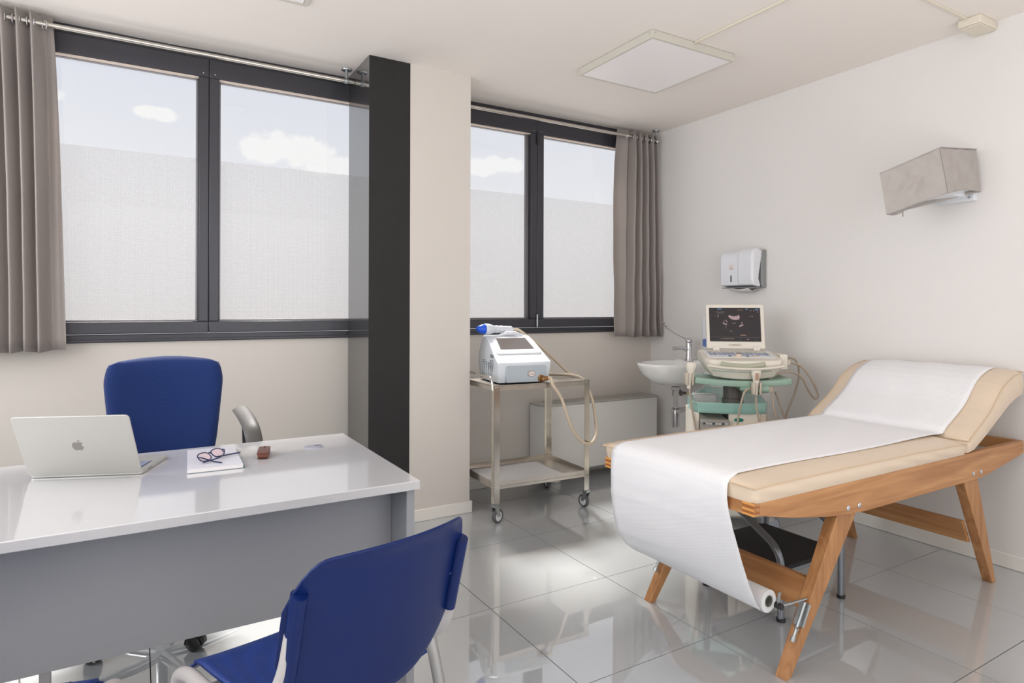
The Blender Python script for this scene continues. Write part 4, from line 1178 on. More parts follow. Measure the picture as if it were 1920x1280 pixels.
for (yl) in (cy0 + TK + .0005, cy1 - TK - .0405):
    for (xt0, xt1, xb0, xb1, flip) in ((2.135, 2.258, 1.846, 1.874, 0), (3.038, 3.165, 3.312, 3.345, 1)):
        up0 = .585
        # continue the leg lines up behind the rail
        f0 = (xt0 - xb0) / .505; f1 = (xt1 - xb1) / .505
        pts = []
        for z in (0, up0):
            for y in (yl, yl + .040):
                pts += [(xb0 + f0 * z, y, z), (xb1 + f1 * z, y, z)]
        lg = obj('leg', hexa(B(), [Vector(p) for p in pts]), 'wood_z', co, world=True, bevel=.002)
        obj('glide', box(B(), xb0 + .004, xb1 - .004, yl + .005, yl + .035, .0, .004), 'black_pl', lg, world=True, smooth=False)
# splayed cross boards between the legs
def board(x_at, slope, th, z0, z1, side):
    pts = []
    for z in (z0, z1):
        for y in (cy0 + TK + .041, cy1 - TK - .041):
            xx = x_at + slope * (z - .25)
            pts += [(xx, y, z), (xx + th, y, z)]
    return hexa(B(), [Vector(p) for p in pts])
obj('cross_board', board(1.995, .572, .022, .200, .290, 0), 'wood_y', co, world=True, bevel=.002)
obj('cross_board', board(3.150, -.54, .022, .195, .300, 1), 'wood_y', co, world=True, bevel=.002)
for (x, z) in ((2.154, .530), (2.221, .530), (3.066, .531), (3.134, .531)):
    bm = B(); lathe(bm, [(.0105, 0), (.0100, .003), (.006, .0055), (.001, .006)], 16, Matrix.Translation((x, cy0, z)) @ Matrix.Rotation(R(90), 4, 'X'))
    obj('bolt', bm, 'chrome', co, world=True)
    bm = B(); lathe(bm, [(.0105, 0), (.0100, .003), (.006, .0055), (.001, .006)], 16, Matrix.Translation((x, cy1, z)) @ Matrix.Rotation(R(-90), 4, 'X'))
    obj('bolt', bm, 'chrome', co, world=True)

def cushion(top, bot, y0, y1, crown, seed, overhang=.004, wr=.004):
    """closed cushion swept along X; top/bot: matching lists of (x, z)"""
    n = 110; loopn = []
    bm = B(); rings = []
    for i in range(n + 1):
        t_ = i / n
        T = interp([(x, 0, z) for x, z in top], t_); Bt = interp([(x, 0, z) for x, z in bot], t_)
        e = min(t_, 1 - t_) * (Vector((top[-1][0] - top[0][0], 0, top[-1][1] - top[0][1])).length)
        es = min(1, (e / .035)) ; es = math.sqrt(max(0, 1 - (1 - es) ** 2))
        nrm_ = (T - Bt).normalized()
        ring = []
        cr2 = .022 * (1 - math.sqrt(max(0, 1 - (1 - min(1, e / .022)) ** 2)))
        Y0, Y1 = y0 + cr2, y1 - cr2
        for q in range(6):   # near side, bottom to seam
            v = q / 6; p = Bt.lerp(T, v); bul = .005 * math.sin(PI * v) + wr * .8 * math.sin(40 * t_ + 5 * v + seed) * math.sin(PI * v) * (.5 + .5 * math.sin(9 * t_ + seed))
            ring.append((p.x, Y0 - overhang * v - bul, p.z))
        m = 22
        for q in range(m + 1):
            s = q / m; w = 2 * s - 1
            prof_ = 1 - abs(w) ** 5
            c = crown * es * prof_ ** .8 if prof_ > 0 else 0
            c += wr * math.sin(26 * t_ + 9 * s * math.sin(4 * t_ + seed)) * math.exp(-((1 - abs(w)) / .10)) * (1 - abs(w) ** 30)
            p = T + nrm_ * c
            ring.append((p.x, lerp(Y0 - overhang, Y1 + overhang, s), p.z))
        for q in range(5, -1, -1):
            v = q / 6; p = Bt.lerp(T, v)
            ring.append((p.x, Y1 + overhang * v + .005 * math.sin(PI * v), p.z))
        rings.append([bm.verts.new(p) for p in ring])
    for A_, C_ in zip(rings, rings[1:]):
        k = len(A_)
        for q in range(k): bm.faces.new((A_[q], A_[(q + 1) % k], C_[(q + 1) % k], C_[q]))
    bm.faces.new(rings[0][::-1]); bm.faces.new(rings[-1])
    return bm
seat_top = [(1.650, .668), (1.75, .672), (2.1, .673), (2.6, .672), (2.95, .666), (3.000, .662)]
seat_bot = [(1.656, .6205), (1.75, .6205), (2.1, .6205), (2.6, .6205), (2.96, .6205), (3.006, .6205)]
sc_ = obj('seat_cushion', cushion(seat_top, seat_bot, cy0, cy1, .020, 1.3), 'hide', co, world=True, angle=50)
back_top = [(3.018, .672), (3.060, .698), (3.110, .724), (3.158, .750), (3.205, .778), (3.237, .802), (3.270, .832), (3.300, .858), (3.334, .882), (3.38, .904), (3.44, .924), (3.532, .940)]
back_bot = [(3.012, .6215), (3.075, .632), (3.13, .657), (3.182, .682), (3.23, .706), (3.262, .724), (3.295, .742), (3.325, .756), (3.36, .776), (3.41, .800), (3.47, .822), (3.558, .842)]
bc_ = obj('back_cushion', cushion(back_top, back_bot, cy0, cy1, .022, 4.1, wr=.003), 'hide', co, world=True, angle=50)
def seam(top, par):
    loop = []
    L_ = [interp([(x, 0, z) for x, z in top], k / 40) for k in range(41)]
    for p in L_: loop.append((p.x, cy0 - .0055, p.z + .0005))
    for k in range(1, 12): loop.append((L_[-1].x, lerp(cy0, cy1, k / 12), L_[-1].z + .001))
    for p in L_[::-1]: loop.append((p.x, cy1 + .0055, p.z + .0005))
    for k in range(1, 12): loop.append((L_[0].x - .001, lerp(cy1, cy0, k / 12), L_[0].z + .001))
    obj('piping', tube(B(), loop, .0030, 6, closed=True), 'piping', par, world=True)
seam(seat_top, sc_); seam(back_top, bc_)
for y in (1.40, 1.85):
    obj('backrest_prop', hexa(B(), [Vector(p) for p in ((3.395, y, .60), (3.42, y, .60), (3.395, y + .022, .60), (3.42, y + .022, .60), (3.295, y, .725), (3.32, y, .735), (3.295, y + .022, .725), (3.32, y + .022, .735))]), 'wood_x', co, world=True, bevel=.0015)
obj('backrest_support_bar', box(B(), 3.16, 3.44, 1.62, 1.645, .575, .600), 'wood_x', co, world=True, bevel=.0015)
bm = B(); pts = []
for k in range(60):
    a = k * 2 * PI / 8; z = lerp(.770, .715, k / 59); pts.append((3.372 + .005 * math.cos(a) - (z - .74) * -.15, 1.345 + .005 * math.sin(a), z))
tube(bm, pts, .0012, 5); obj('stay_spring', bm, 'zinc', co, world=True)
# roll holder brackets clamped on the foot legs
RX, RZ = 1.852, .236
for (y, s) in ((1.318, -1), (1.962, 1)):
    xl = 1.846 + .572 * RZ
    bm = B(); box(bm, -.002, .002, -.020, .020, -.045, .035, Matrix.Translation((xl - .0275, y, RZ - .040)) @ Matrix.Rotation(R(29.8), 4, 'Y'))
    br = obj('roll_bracket', bm, 'zinc', co, world=True, bevel=.001)
    yy = 1.335 if s < 0 else 1.945
    obj('bracket_arm', tube(B(), [(xl - .006, y, RZ + .002), (RX + .04, lerp(y, yy, .5), RZ + .001), (RX, yy, RZ)], .0045, 8), 'zinc', br, world=True)
    obj('axle_knob', cyl(B(), (RX, yy - .012, RZ), (RX, yy + .012, RZ), .0105, 16), 'black_pl', br, world=True)
    obj('wing_nut', hexa(B(), [Vector(p) for p in ((RX - .006, yy, RZ + .008), (RX + .004, yy, RZ + .008), (RX - .006, yy + .003, RZ + .008), (RX + .004, yy + .003, RZ + .008), (RX - .002, yy, RZ + .044), (RX + .012, yy, RZ + .044), (RX - .002, yy + .003, RZ + .044), (RX + .012, yy + .003, RZ + .044))]), 'zinc', br, world=True)
    bm = B(); cyl(bm, (xl - .022, y - .006, RZ - .004), (xl - .088, y - .008, RZ - .108), .0048, 10); cyl(bm, (xl - .086, y - .008, RZ - .104), (xl - .094, y - .008, RZ - .117), .0085, 6)
    obj('clamp_bolt', bm, 'zinc', br, world=True)
    bm = B(); tube(bm, [(xl - .076, y - .018, RZ - .078), (xl - .066, y, RZ - .074), (xl - .050, y + .016, RZ - .086)], .0028, 6); obj('clamp_pin', bm, 'zinc', br, world=True)

# ------------------------------------------------------------------ paper roll draped over the couch
pr = thing('paper_roll', 'wide white embossed paper roll pulled up over the couch cushions', 'paper roll', (RX, 1.64, RZ))
def crown_z(base, y):
    w = 2 * (y - cy0) / (cy1 - cy0) - 1
    return base * (1 - abs(w) ** 5) ** .8
nY, = (26,)
ps_top = []
for x, z in back_top[::-1]: ps_top.append((x, z, 1))
bt = [Vector((x, 0, z)) for x, z in back_top]
def drape(u, v):
    """u: along, from the top of the backrest (0) to the roll (1); v across from near to far"""
    # wavy near edge of the strip on the flat part
    e_near = 1.372 + .006 * math.sin(11 * u * 2) * (1 if .35 < u < .7 else .3)
    y = lerp(e_near, 1.938, v)
    cr_ = crown_z(.020, y) + .0035
    if u < .34:
        t_ = 1 - u / .34
        i = t_ * (len(back_top) - 1) ; k = min(len(back_top) - 2, int(i)); f = i - k
        p = bt[k].lerp(bt[k + 1], f)
        q = Vector((lerp(back_bot[k][0], back_bot[k + 1][0], f), 0, lerp(back_bot[k][1], back_bot[k + 1][1], f)))
        nn = (p - q).normalized()
        e = min(1, min(t_, 1 - t_) * .62 / .035); es = math.sqrt(max(0, 1 - (1 - e) ** 2))
        c = crown_z(.022, y) * max(es, .35) + .004
        wv = .002 * math.sin(13 * u + 17 * v) * math.sin(PI * v)
        p = p + nn * (c + wv)
        return (p.x, y, p.z)
    if u < .70:
        t_ = (u - .34) / .36
        x = lerp(3.012, 1.672, t_)
        z = .6725 + cr_ + .0015 * math.sin(9 * t_ + 8 * v) * math.sin(PI * v)
        if t_ < .08: z = lerp(.690, z, t_ / .08)
        e = min(1, (x - 1.650) / .035); z -= (1 - math.sqrt(max(0, 1 - (1 - e) ** 2))) * crown_z(.020, y)
        return (x, y, z)
    t_ = (u - .70) / .30
    near = [(1.672, .689), (1.652, .680), (1.6405, .662), (1.638, .62), (1.646, .575), (1.672, .50), (1.712, .40), (1.752, .31), (1.786, .245), (1.806, .218), (1.832, .202), (1.852, .1985)]
    far = [(1.672, .689), (1.652, .680), (1.6405, .662), (1.636, .62), (1.634, .575), (1.636, .50), (1.646, .41), (1.668, .335), (1.708, .278), (1.758, .240), (1.812, .212), (1.852, .1985)]
    a = interp([(x, 0, z) for x, z in near], t_); b = interp([(x, 0, z) for x, z in far], t_)
    k = v ** 1.15
    p = a.lerp(b, k); p.y = 0
    bow = .012 * math.sin(PI * v) * math.sin(PI * min(1, t_ * 1.05))
    crease = .0025 * math.exp(-((t_ - .34) / .012) ** 2)
    top = 1 if t_ > .12 else t_ / .12
    return (p.x - bow * top - crease, y, p.z - .0 + ((crown_z(.020, y) - .0195) * (1 - top) if t_ < .12 else 0))
bm = B(); grid(bm, drape, 150, 26)
obj('paper_strip', bm, 'paper', pr, world=True, solid=.0012, angle=80)
bm = B(); seg_ = 36; ring = []
for (r_, y) in ((.020, 1.374), (.0375, 1.374), (.0375, 1.936), (.020, 1.936)):
    ring.append([bm.verts.new((RX + r_ * math.cos(2 * PI * k / seg_), y, RZ + r_ * math.sin(2 * PI * k / seg_))) for k in range(seg_)])
for i in range(4):
    A_, C_ = ring[i], ring[(i + 1) % 4]
    for k in range(seg_): bm.faces.new((A_[k], A_[(k + 1) % seg_], C_[(k + 1) % seg_], C_[k]))
obj('roll', bm, 'paper', pr, world=True, angle=40)
bm = B(); ring = []
for (r_, y) in ((.0165, 1.373), (.0198, 1.373), (.0198, 1.937), (.0165, 1.937)):
    ring.append([bm.verts.new((RX + r_ * math.cos(2 * PI * k / seg_), y, RZ + r_ * math.sin(2 * PI * k / seg_))) for k in range(seg_)])
for i in range(4):
    A_, C_ = ring[i], ring[(i + 1) % 4]
    for k in range(seg_): bm.faces.new((A_[k], A_[(k + 1) % seg_], C_[(k + 1) % seg_], C_[k]))
obj('core', bm, 'paper_core', pr, world=True)

# ------------------------------------------------------------------ step stool under the couch
st = thing('step_stool', 'low black rubber-topped step stool with grey tube frame under the couch', 'step stool', (2.385, 1.755, 0))
sx0, sx1, sy0, sy1, sz = 2.187, 2.588, 1.567, 1.940, .212
bm = B(); prism(bm, [(x + (sx0 + sx1) / 2, y + (sy0 + sy1) / 2) for x, y in rrect(sx1 - sx0 - .030, sy1 - sy0 + .01, .03)], sz - .018, sz, 'Z')
obj('tread', bm, 'rubber', st, world=True, bevel=.005)
bm = B()
prism(bm, [(x + (sx0 + sx1) / 2, y + (sy0 + sy1) / 2) for x, y in rrect(sx1 - sx0 - .034, sy1 - sy0 + .002, .03)], sz - .034, sz - .0185, 'Z'); obj('tread_frame', bm, 'dark_tube', st, world=True, bevel=.002)
for x in (sx0, sx1):
    s = 1 if x == sx0 else -1
    obj('side_tube', tube(B(), fillet([(x, sy0, .008), (x, sy0, .275), (x, sy1 - .012, .470), (x, sy1 - .002, .472)], .07, 7), .0165, 14, rx=.0125), 'dark_tube', st, world=True)
    obj('leg', tube(B(), [(x, sy1, .008), (x, sy1, .46)], .0145, 14), 'dark_tube', st, world=True)
    for y in (sy0, sy1):
        obj('foot_cap', cyl(B(), (x, y, 0), (x, y, .014), .0172, 16), 'black_pl', st, world=True)

# ------------------------------------------------------------------ desk
DZ = .720
dk = thing('desk', 'white-topped office desk with grey front panel in the left foreground', 'desk', (-.18, 2.12, 0))
dx0, dx1, dy0, dy1 = -1.09, .721, 1.716, 2.518
obj('desktop', box(B(), dx0, dx1, dy0, dy1, DZ - .0265, DZ), 'desk_top', dk, world=True, bevel=.0022)
bm = B()
obj('edge_band', box(B(), dx0 + .001, dx1 - .001, dy0 - .0006, dy0 + .001, DZ - .0245, DZ - .0025), 'desk_edge', dk, world=True, smooth=False)
obj('side_panel', box(B(), .690, .7155, 1.745, 2.49, 0, DZ - .027), 'desk_grey', dk, world=True, bevel=.0012)
obj('side_panel', box(B(), dx0 + .005, dx0 + .0305, 1.745, 2.49, 0, DZ - .027), 'desk_grey', dk, world=True, bevel=.0012)
obj('modesty_panel', box(B(), dx0 + .031, .6895, 1.872, 1.890, .340, DZ - .027), 'desk_grey', dk, world=True, bevel=.001)
obj('support_leg', box(B(), -.214, -.190, 1.97, 1.995, 0, DZ - .027), 'grey_pl', dk, world=True, bevel=.001)
bm = B(); lathe(bm, [(.002, .0036), (.029, .0036), (.0295, .0024), (.033, .0024), (.0345, .0002)], 32, Matrix.Translation((.556, 2.318, DZ)))
g_ = obj('cable_grommet', bm, 'cap_grey', dk, world=True)
obj('grommet_slot', box(B(), .560, .585, 2.322, 2.328, DZ + .0036, DZ + .0040), 'dark', g_, world=True, smooth=False)

# laptop ----------------------------------------------------------------
lp = thing('laptop', 'open silver laptop seen from behind on the left half of the desk', 'laptop', (-.130, 2.253, DZ), math.atan2(-.36, .933))
LW, LD = .309, .215
obj('base', prism(B(), rrect(LW, LD, .012, cy=LD / 2), .0006, .0118, 'Z'), 'alu', lp, bevel=.0018, seg=2)
obj('keyboard_well', box(B(), -.137, .137, .018, .125, .0112, .0121), 'keys_dark', lp, smooth=False)
kb = bpy.data.objects[[o.name for o in COL.objects if o.parent == lp and o.name.startswith('keyboard_well')][0]]
bm = B()
for r_ in range(6):
    for k in range(14):
        x = -.134 + k * .0192; y = .112 - r_ * .0172
        box(bm, x, x + .0165, y - .003, y + .0115, .0121, .0129)
o_ = obj('keys', bm, 'key', lp, smooth=False); o_['kind'] = 'stuff'
obj('trackpad', box(B(), -.055, .055, .135, .205, .0117, .0122), 'grey_pl', lp, smooth=False)
mL = Matrix.Translation((0, -.002, .008)) @ Matrix.Rotation(R(26.5), 4, 'X')
obj('lid', prism(B(), [(x, z) for x, z in rrect(LW, .212, .012, cy=.106)], -.0024, .0024, 'Y', mL), 'alu', lp, bevel=.0012, seg=2)
obj('display', prism(B(), [(x, z) for x, z in rrect(LW - .012, .196, .006, cy=.108)], .0024, .0028, 'Y', mL), 'black_pl', lp, smooth=False)
# fruit-shaped emblem with a bite and a leaf on the lid
ap = [(0, .0105), (.004, .0125), (.008, .0125), (.012, .0100), (.0138, .0080), (.0115, .0050), (.0105, .0015), (.0112, -.0020), (.0138, -.0045), (.0150, -.0052), (.0130, -.0100), (.0095, -.0150), (.0065, -.0165), (.0030, -.0155), (0, -.0150),
      (-.0030, -.0155), (-.0065, -.0165), (-.0100, -.0145), (-.0135, -.0090), (-.0155, -.0025), (-.0152, .0040), (-.0125, .0095), (-.0085, .0122), (-.0045, .0122)]
obj('emblem', prism(B(), [(-x, z * 1.0 + .108) for x, z in ap], -.0030, -.0024, 'Y', mL @ Matrix.Rotation(PI, 4, 'Z') @ Matrix.Translation((0, .0054, 0))) if False else prism(B(), [(x, z + .108) for x, z in ap], -.0030, -.0023, 'Y', mL), 'emblem', lp, smooth=False)
lf = [(0, .0135), (.0012, .0170), (.0035, .0195), (.0070, .0210), (.0066, .0175), (.0045, .0148), (.0018, .0134)]
obj('emblem_leaf', prism(B(), [(x, z + .108) for x, z in lf], -.0030, -.0023, 'Y', mL), 'emblem', lp, smooth=False)
for k, y in enumerate((.045, .062)):
    obj('port', box(B(), LW / 2 - .0005, LW / 2 + .0002, y, y + .008, .0045, .0075), 'dark', lp, smooth=False)

# notebook ----------------------------------------------------------------
nb = thing('notebook', 'white-covered notebook lying on the desk under the glasses', 'notebook', (.225, 2.28, DZ), R(0))
nv = [Vector((.132, 2.132, 0)), Vector((.290, 2.126, 0)), Vector((.151, 2.425, 0)), Vector((.300, 2.415, 0))]
def slab(pts, z0, z1): return hexa(B(), [Vector((p.x, p.y, z0)) for p in pts] + [Vector((p.x, p.y, z1)) for p in pts])
nv2 = [nv[0], Vector((.297, 2.125, 0)), nv[2], Vector((.307, 2.413, 0))]
obj('back_cover', slab(nv2, DZ + .0003, DZ + .0018), 'cover_t', nb, world=True, bevel=.0006)
obj('pages', slab(nv, DZ + .0018, DZ + .0118), 'pages', nb, world=True, smooth=False)
obj('front_cover', slab([p + Vector((-.0005 if i in (0, 2) else .0005, 0, 0)) for i, p in enumerate(nv)], DZ + .0118, DZ + .0128), 'cover_w', nb, world=True, bevel=.0004)

# glasses ----------------------------------------------------------------
gz = DZ + .0132
gl = thing('glasses', 'navy framed eyeglasses with pinkish lenses lying on the notebook', 'glasses', (.215, 2.24, gz), 0)
gu = Vector((.0835, .0900, 0)).normalized()           # line through both lenses
gv = Vector((gu.y, -gu.x, 0))
tilt = Vector((-gv.x * .75, -gv.y * .75, .66)).normalized()
def lens_loop(c, r1=.0265, r2=.0165, n=24):
    out_ = []
    for k in range(n):
        a = 2 * PI * k / n; x = r1 * math.copysign(abs(math.cos(a)) ** .8, math.cos(a)); y = r2 * math.copysign(abs(math.sin(a)) ** .8, math.sin(a))
        out_.append(c + gu * x + tilt * (y + r2))
    return out_
cA = Vector((.196, 2.215, gz + .003)); cB = cA + gu * .064
for c in (cA, cB):
    lp_ = lens_loop(c)
    obj('rim', tube(B(), lp_, .0019, 6, closed=True), 'navy', gl, world=True)
    bm = B(); vs = [bm.verts.new(p) for p in lp_]; bm.faces.new(vs); obj('lens', bm, 'lens', gl, world=True, solid=.0012, smooth=False)
obj('bridge', tube(B(), smooth_path([cA + gu * .025 + tilt * .022, cA + gu * .032 + tilt * .026, cB - gu * .025 + tilt * .022], 5), .0022, 6), 'navy', gl, world=True)
eA = cA - gu * .026 + tilt * .022; eB = cB + gu * .026 + tilt * .022
obj('temple', tube(B(), smooth_path([eA, eA + gv * .012 + Vector((0, 0, -.004)), Vector((.262, 2.185, gz + .006)), Vector((.225, 2.168, gz + .003))], 6) if False else smooth_path([eA, eA + gv * .014, eA + gv * .040 + gu * .02 + Vector((0, 0, -.014)), Vector((.232, 2.165, gz + .003))], 6), .0021, 6), 'navy', gl, world=True)
obj('temple', tube(B(), smooth_path([eB, eB + gv * .010, eB + gv * .03 - gu * .03 + Vector((0, 0, -.008)), Vector((.225, 2.205, gz + .010)), Vector((.180, 2.188, gz + .004))], 6), .0021, 6), 'navy', gl, world=True)
obj('temple_tip', tube(B(), smooth_path([Vector((.225, 2.24, gz + .006)), Vector((.262, 2.258, gz + .006)), Vector((.300, 2.270, gz + .006))], 6), .0024, 6), 'navy', gl, world=True)

# leather key pouch ------------------------------------------------------
kp = thing('leather_pouch', 'small brown leather flap pouch lying on the desk between notebook and grommet', 'pouch', (.375, 2.265, DZ), R(-14))
bm = B()
prof = [(-.060, .004), (-.060, .016), (-.045, .021), (.02, .0225), (.048, .019), (.056, .010), (.050, .002), (-.055, .0006)]
prism(bm, [(-y, z) for y, z in prof], -.017, .017, 'X')
obj('body', bm, 'leather', kp, bevel=.003, seg=2, angle=60)
obj('flap', prism(B(), [(-y, z) for y, z in [(-.058, .019), (-.045, .0232), (.02, .0246), (.047, .0215), (.052, .016), (.046, .0185), (.02, .0222), (-.045, .0208)]], -.0185, .0185, 'X'), 'leather', kp, bevel=.001)
obj('clasp', lathe(B(), [(.003, 0), (.0045, .002), (.001, .003)], 12, Matrix.Translation((0, .030, .0238))), 'copper', kp)
obj('metal_edge', box(B(), -.0192, -.0172, -.045, .050, .004, .012), 'chrome', kp, bevel=.0006)

# ------------------------------------------------------------------ swivel chair behind the desk
sw = thing('swivel_chair', 'blue fabric swivel chair with armrests behind the desk, facing the camera', 'office chair', (.09, 2.76, 0), R(180 - 3))
# local: +y is the sitter's front
def backpad(u, v):
    a = 2 * u - 1
    hw = lerp(.188, .224, min(1, v * 1.25)) ; hw *= 1 - .035 * max(0, (v - .75) / .25)
    # rounded corners through superellipse in height
    vv = v
    e = 4.0
    k = (1 - abs(2 * vv - 1) ** e) ** (1 / e) if 0 < vv < 1 else 0
    x = a * hw * (.80 + .20 * k)
    z = lerp(.575, 1.018, vv)
    z += (.0) - .016 * (a * a) * (1 if vv > .5 else -1) * abs(2 * vv - 1) ** 3
    y = -.255 - .020 * math.sin(PI * vv) * .6 + .040 * a * a - .06 * (vv - .3)
    return x, y, z
bm = B()
nu, nv_ = 28, 26
def shell(th):
    vs = []
    for i in range(nu + 1):
        row = []
        for j in range(nv_ + 1):
            u, v = i / nu, j / nv_
            x, y, z = backpad(u, v)
            edge = min(1, min(u, 1 - u) * 7) ; edge2 = min(1, min(v, 1 - v) * 7)
            puff = math.sqrt(max(0, 1 - (1 - edge) ** 2)) * math.sqrt(max(0, 1 - (1 - edge2) ** 2))
            row.append(bm.verts.new((x, y + th * (.25 + .75 * puff), z)))
        vs.append(row)
    return vs
F_ = shell(.034); K_ = shell(-.022)
for Q in (F_, K_):
    for i in range(nu):
        for j in range(nv_): bm.faces.new((Q[i][j], Q[i + 1][j], Q[i + 1][j + 1], Q[i][j + 1]))
for i in range(nu):
    bm.faces.new((F_[i][0], F_[i + 1][0], K_[i + 1][0], K_[i][0])); bm.faces.new((F_[i][nv_], F_[i + 1][nv_], K_[i + 1][nv_], K_[i][nv_]))
for j in range(nv_):
    bm.faces.new((F_[0][j], F_[0][j + 1], K_[0][j + 1], K_[0][j])); bm.faces.new((F_[nu][j], F_[nu][j + 1], K_[nu][j + 1], K_[nu][j]))
obj('backrest', bm, 'blue_fab', sw, angle=70)
bm = B(); prism(bm, rrect(.47, .44, .08), .455, .520, 'Z', Matrix.Translation((0, .01, 0))); obj('seat', bm, 'blue_fab', sw, bevel=.022, seg=4)
obj('seat_shell', prism(B(), rrect(.40, .38, .08), .435, .4548, 'Z', Matrix.Translation((0, .01, 0))), 'black_pl', sw, bevel=.008)
obj('back_bar', tube(B(), fillet([(0, -.10, .440), (0, -.30, .445), (0, -.315, .70)], .07, 6), .014, 10, rx=.028), 'black_pl', sw)
for s in (-1, 1):
    pts = fillet([(s * .22, -.03, .445), (s * .290, -.03, .450), (s * .298, -.03, .60), (s * .292, -.02, .760)], .05, 5)
    ar = obj('armrest', tube(B(), pts, .022, 10, rx=.012, up=(0, 1, 0)), 'black_pl', sw)
    pad = B(); pp = smooth_path([(s * .318, .150, .630), (s * .314, .162, .690), (s * .306, .135, .745), (s * .298, .060, .772), (s * .290, -.06, .785), (s * .284, -.165, .790)], 5)
    tube(pad, pp, .0105, 12, rx=.031, up=(0, 1, 0)); obj('arm_pad', pad, 'arm', ar)
obj('gas_lift', tube(B(), [(0, 0, .10), (0, 0, .27), (0, 0, .271), (0, 0, .437)], [.028, .028, .016, .016], 18), 'chrome', sw)
for k in range(5):
    a = R(90 + 72 * k + 21)
    dx_, dy_ = math.cos(a), math.sin(a)
    lg = obj('base_leg', tube(B(), [(0, 0, .118), (dx_ * .12, dy_ * .12, .112), (dx_ * .268, dy_ * .268, .088)], [.022, .020, .015], 12, rx=None), 'chrome', sw)
    m = Matrix.Translation((dx_ * .268, dy_ * .268, 0)) @ Matrix.Rotation(a + R(40), 4, 'Z')
    cs = B(); tube(cs, [m @ Vector((0, 0, .088)), m @ Vector((0, 0, .066))], .008, 10)
    c_ = obj('caster_stem', cs, 'chrome', lg)
    w_ = B()
    for s in (-1, 1):
        lathe(w_, [(.004, 0), (.022, .001), (.027, .006), (.027, .016), (.022, .020)][::1], 22, m @ Matrix.Translation((.012, s * .004, .0275)) @ Matrix.Rotation(R(-90 * s), 4, 'X'))
    obj('caster_wheels', w_, 'black_pl', lg)
    hd = B(); n_ = 12; pA, pB_ = [], []
    for q in range(n_ + 1):
        aa = R(-10 + 200 * q / n_)
        pA.append(m @ Vector((.012 + .031 * math.cos(aa), -.018, .0275 + .031 * math.sin(aa)))); pB_.append(m @ Vector((.012 + .031 * math.cos(aa), .018, .0275 + .031 * math.sin(aa))))
    VA = [hd.verts.new(p) for p in pA]; VB = [hd.verts.new(p) for p in pB_]
    for q in range(n_): hd.faces.new((VA[q], VA[q + 1], VB[q + 1], VB[q]))
    obj('caster_hood', hd, 'black_pl', lg, solid=.003)

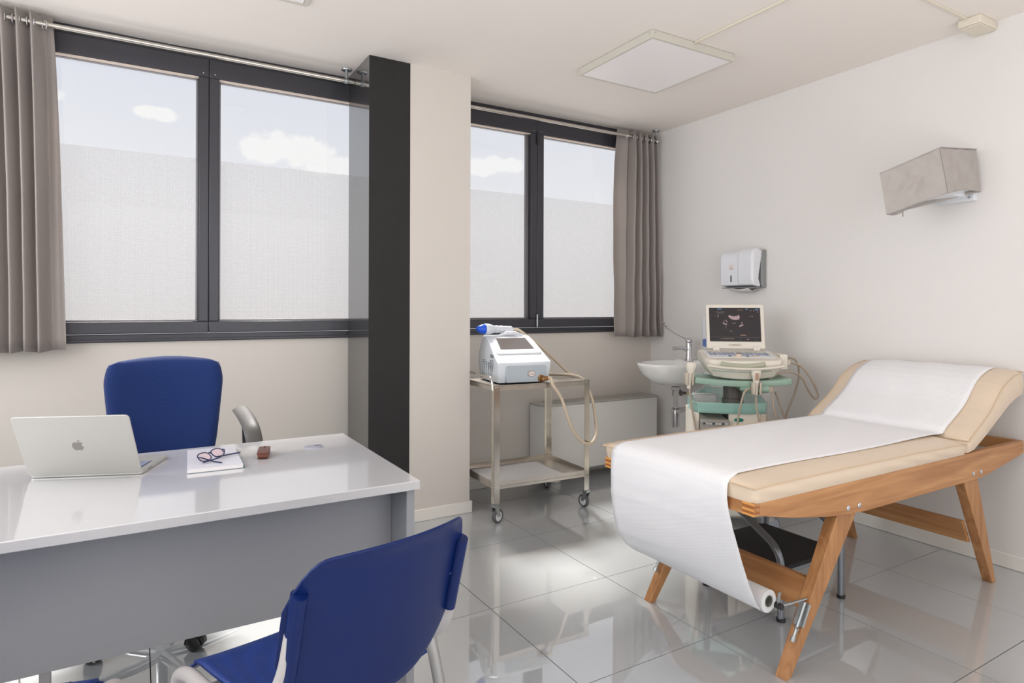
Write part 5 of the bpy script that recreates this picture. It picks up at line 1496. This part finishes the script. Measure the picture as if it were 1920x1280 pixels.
# ------------------------------------------------------------------ blue visitor chairs
def visitor_chair(label, loc, rz):
    t = thing('visitor_chair', label, 'chair', loc, rz, group='blue plastic visitor chairs facing the desk')
    # local: +y front, x right; seat centre at the origin
    def fnb(u, v):
        a = 2 * u - 1
        top = .803 - .018 * abs(a) ** 3 - .085 * max(0, (abs(a) - .70) / .30) ** 2.6
        botm = .478 + .120 * abs(a) ** 2.4
        z = lerp(botm, top, v)
        y = -.262 + .066 * abs(a) ** 2.2 - .085 * (z - .50) / .30 + .010 * math.sin(PI * v) * (1 - a * a)
        if v > .93: y -= .010 * (v - .93) / .07 * (1 - abs(a) ** 4)
        x = a * .226
        return (x, y, z)
    bm = B(); grid(bm, fnb, 40, 20)
    bk = obj('backrest', bm, 'blue_pl', t, solid=.006, angle=80)
    md = bk.modifiers.new('bevel', 'BEVEL'); md.width = .002; md.segments = 2; md.limit_method = 'ANGLE'; md.angle_limit = R(50)
    for s in (-1, 1):
        pts = []
        for k in range(9):
            z = lerp(.575, .735, k / 8)
            a_ = s * .965
            pts.append((s * .2055, -.262 + .066 * .80 - .085 * (z - .50) / .30 - .006, z))
        bm = B(); tube(bm, pts, .0165, 14, rx=.0185)
        obj('tube_sleeve', bm, 'blue_pl', bk)
    def fns(u, v):
        a = 2 * u - 1
        y = lerp(-.205, .243, v)
        z = .448 + .012 * a * a - .012 * math.sin(PI * min(1, v * 1.1)) * (1 - a * a)
        if v > .82: z -= .034 * ((v - .82) / .18) ** 2
        if v < .12: z += .018 * ((.12 - v) / .12) ** 2
        hw = .219 * (1 - .24 * (1 - v) ** 2)
        return (a * hw, y - (.014 * (abs(a) ** 6) if v > .9 else 0), z)
    bm = B(); grid(bm, fns, 28, 28)
    obj('seat', bm, 'blue_seat', t, solid=.007, angle=80)
    for s in (-1, 1):
        x = s * .232
        # upright - rear bend - seat side - front bend - front leg
        pts = fillet([(s * .2055, -.258, .66), (s * .210, -.236, .575), (s * .228, -.185, .500), (x, -.08, .446), (x, .190, .434), (x + s * .004, .250, .415), (x + s * .012, .272, .008)], .05, 7)
        obj('frame_tube', tube(B(), pts, .0175, 14, rx=.0150, up=(1, 0, 0)), 'grey_pl', t)
        obj('leg', tube(B(), [(x - s * .004, -.140, .478), (x + s * .006, -.215, .240), (x + s * .014, -.285, .008)], .0150, 14), 'grey_tube', t)
        obj('leg_cap', cyl(B(), (x + s * .014, -.286, 0), (x + s * .014, -.2835, .025), .0165, 14), 'black_pl', t)
        obj('leg_cap', cyl(B(), (x + s * .012, .272, 0), (x + s * .012, .272, .025), .0185, 14), 'black_pl', t)
    bm = B(); cyl(bm, (-.226, .10, .432), (.226, .10, .432), .010, 10); cyl(bm, (-.226, -.12, .440), (.226, -.12, .440), .010, 10)
    obj('seat_crossbar', bm, 'grey_tube', t)
    return t
c1 = visitor_chair('blue plastic visitor chair seen from behind at the bottom centre, before the desk corner', (.351, 1.405, 0), R(16.0))
c1.scale = (.915, .915, 1)
def copy_tree(o, parent=None):
    c = o.copy(); COL.objects.link(c)
    if parent is not None: c.parent = parent
    for ch in [q for q in COL.objects if q.parent == o]:
        copy_tree(ch, c)
    return c
c2 = copy_tree(c1)
c2['label'] = 'blue visitor chair at the bottom left corner, only a front seat corner in view'
c2.location = (-.325, 1.470, 0); c2.rotation_euler = (0, 0, R(-25))

# ------------------------------------------------------------------ floor odds
ad = thing('power_adapter', 'flat black power adapter on the floor under the desk near the swivel chair', 'power adapter', (-.22, 2.42, 0), R(14))
obj('body', box(B(), -.045, .045, -.018, .018, .0005, .022), 'black_pl', ad, bevel=.003)
obj('plug_edge', box(B(), .045, .056, -.010, .010, .004, .016), 'white_pl', ad, bevel=.002)
obj('white_cable', tube(B(), smooth_path([(-.045, 0, .004), (-.075, -.03, .004), (-.085, .03, .02), (-.080, .12, .22), (-.078, .14, .45), (-.07, .10, .690)], 7), .0028, 6), 'wire_w', ad)
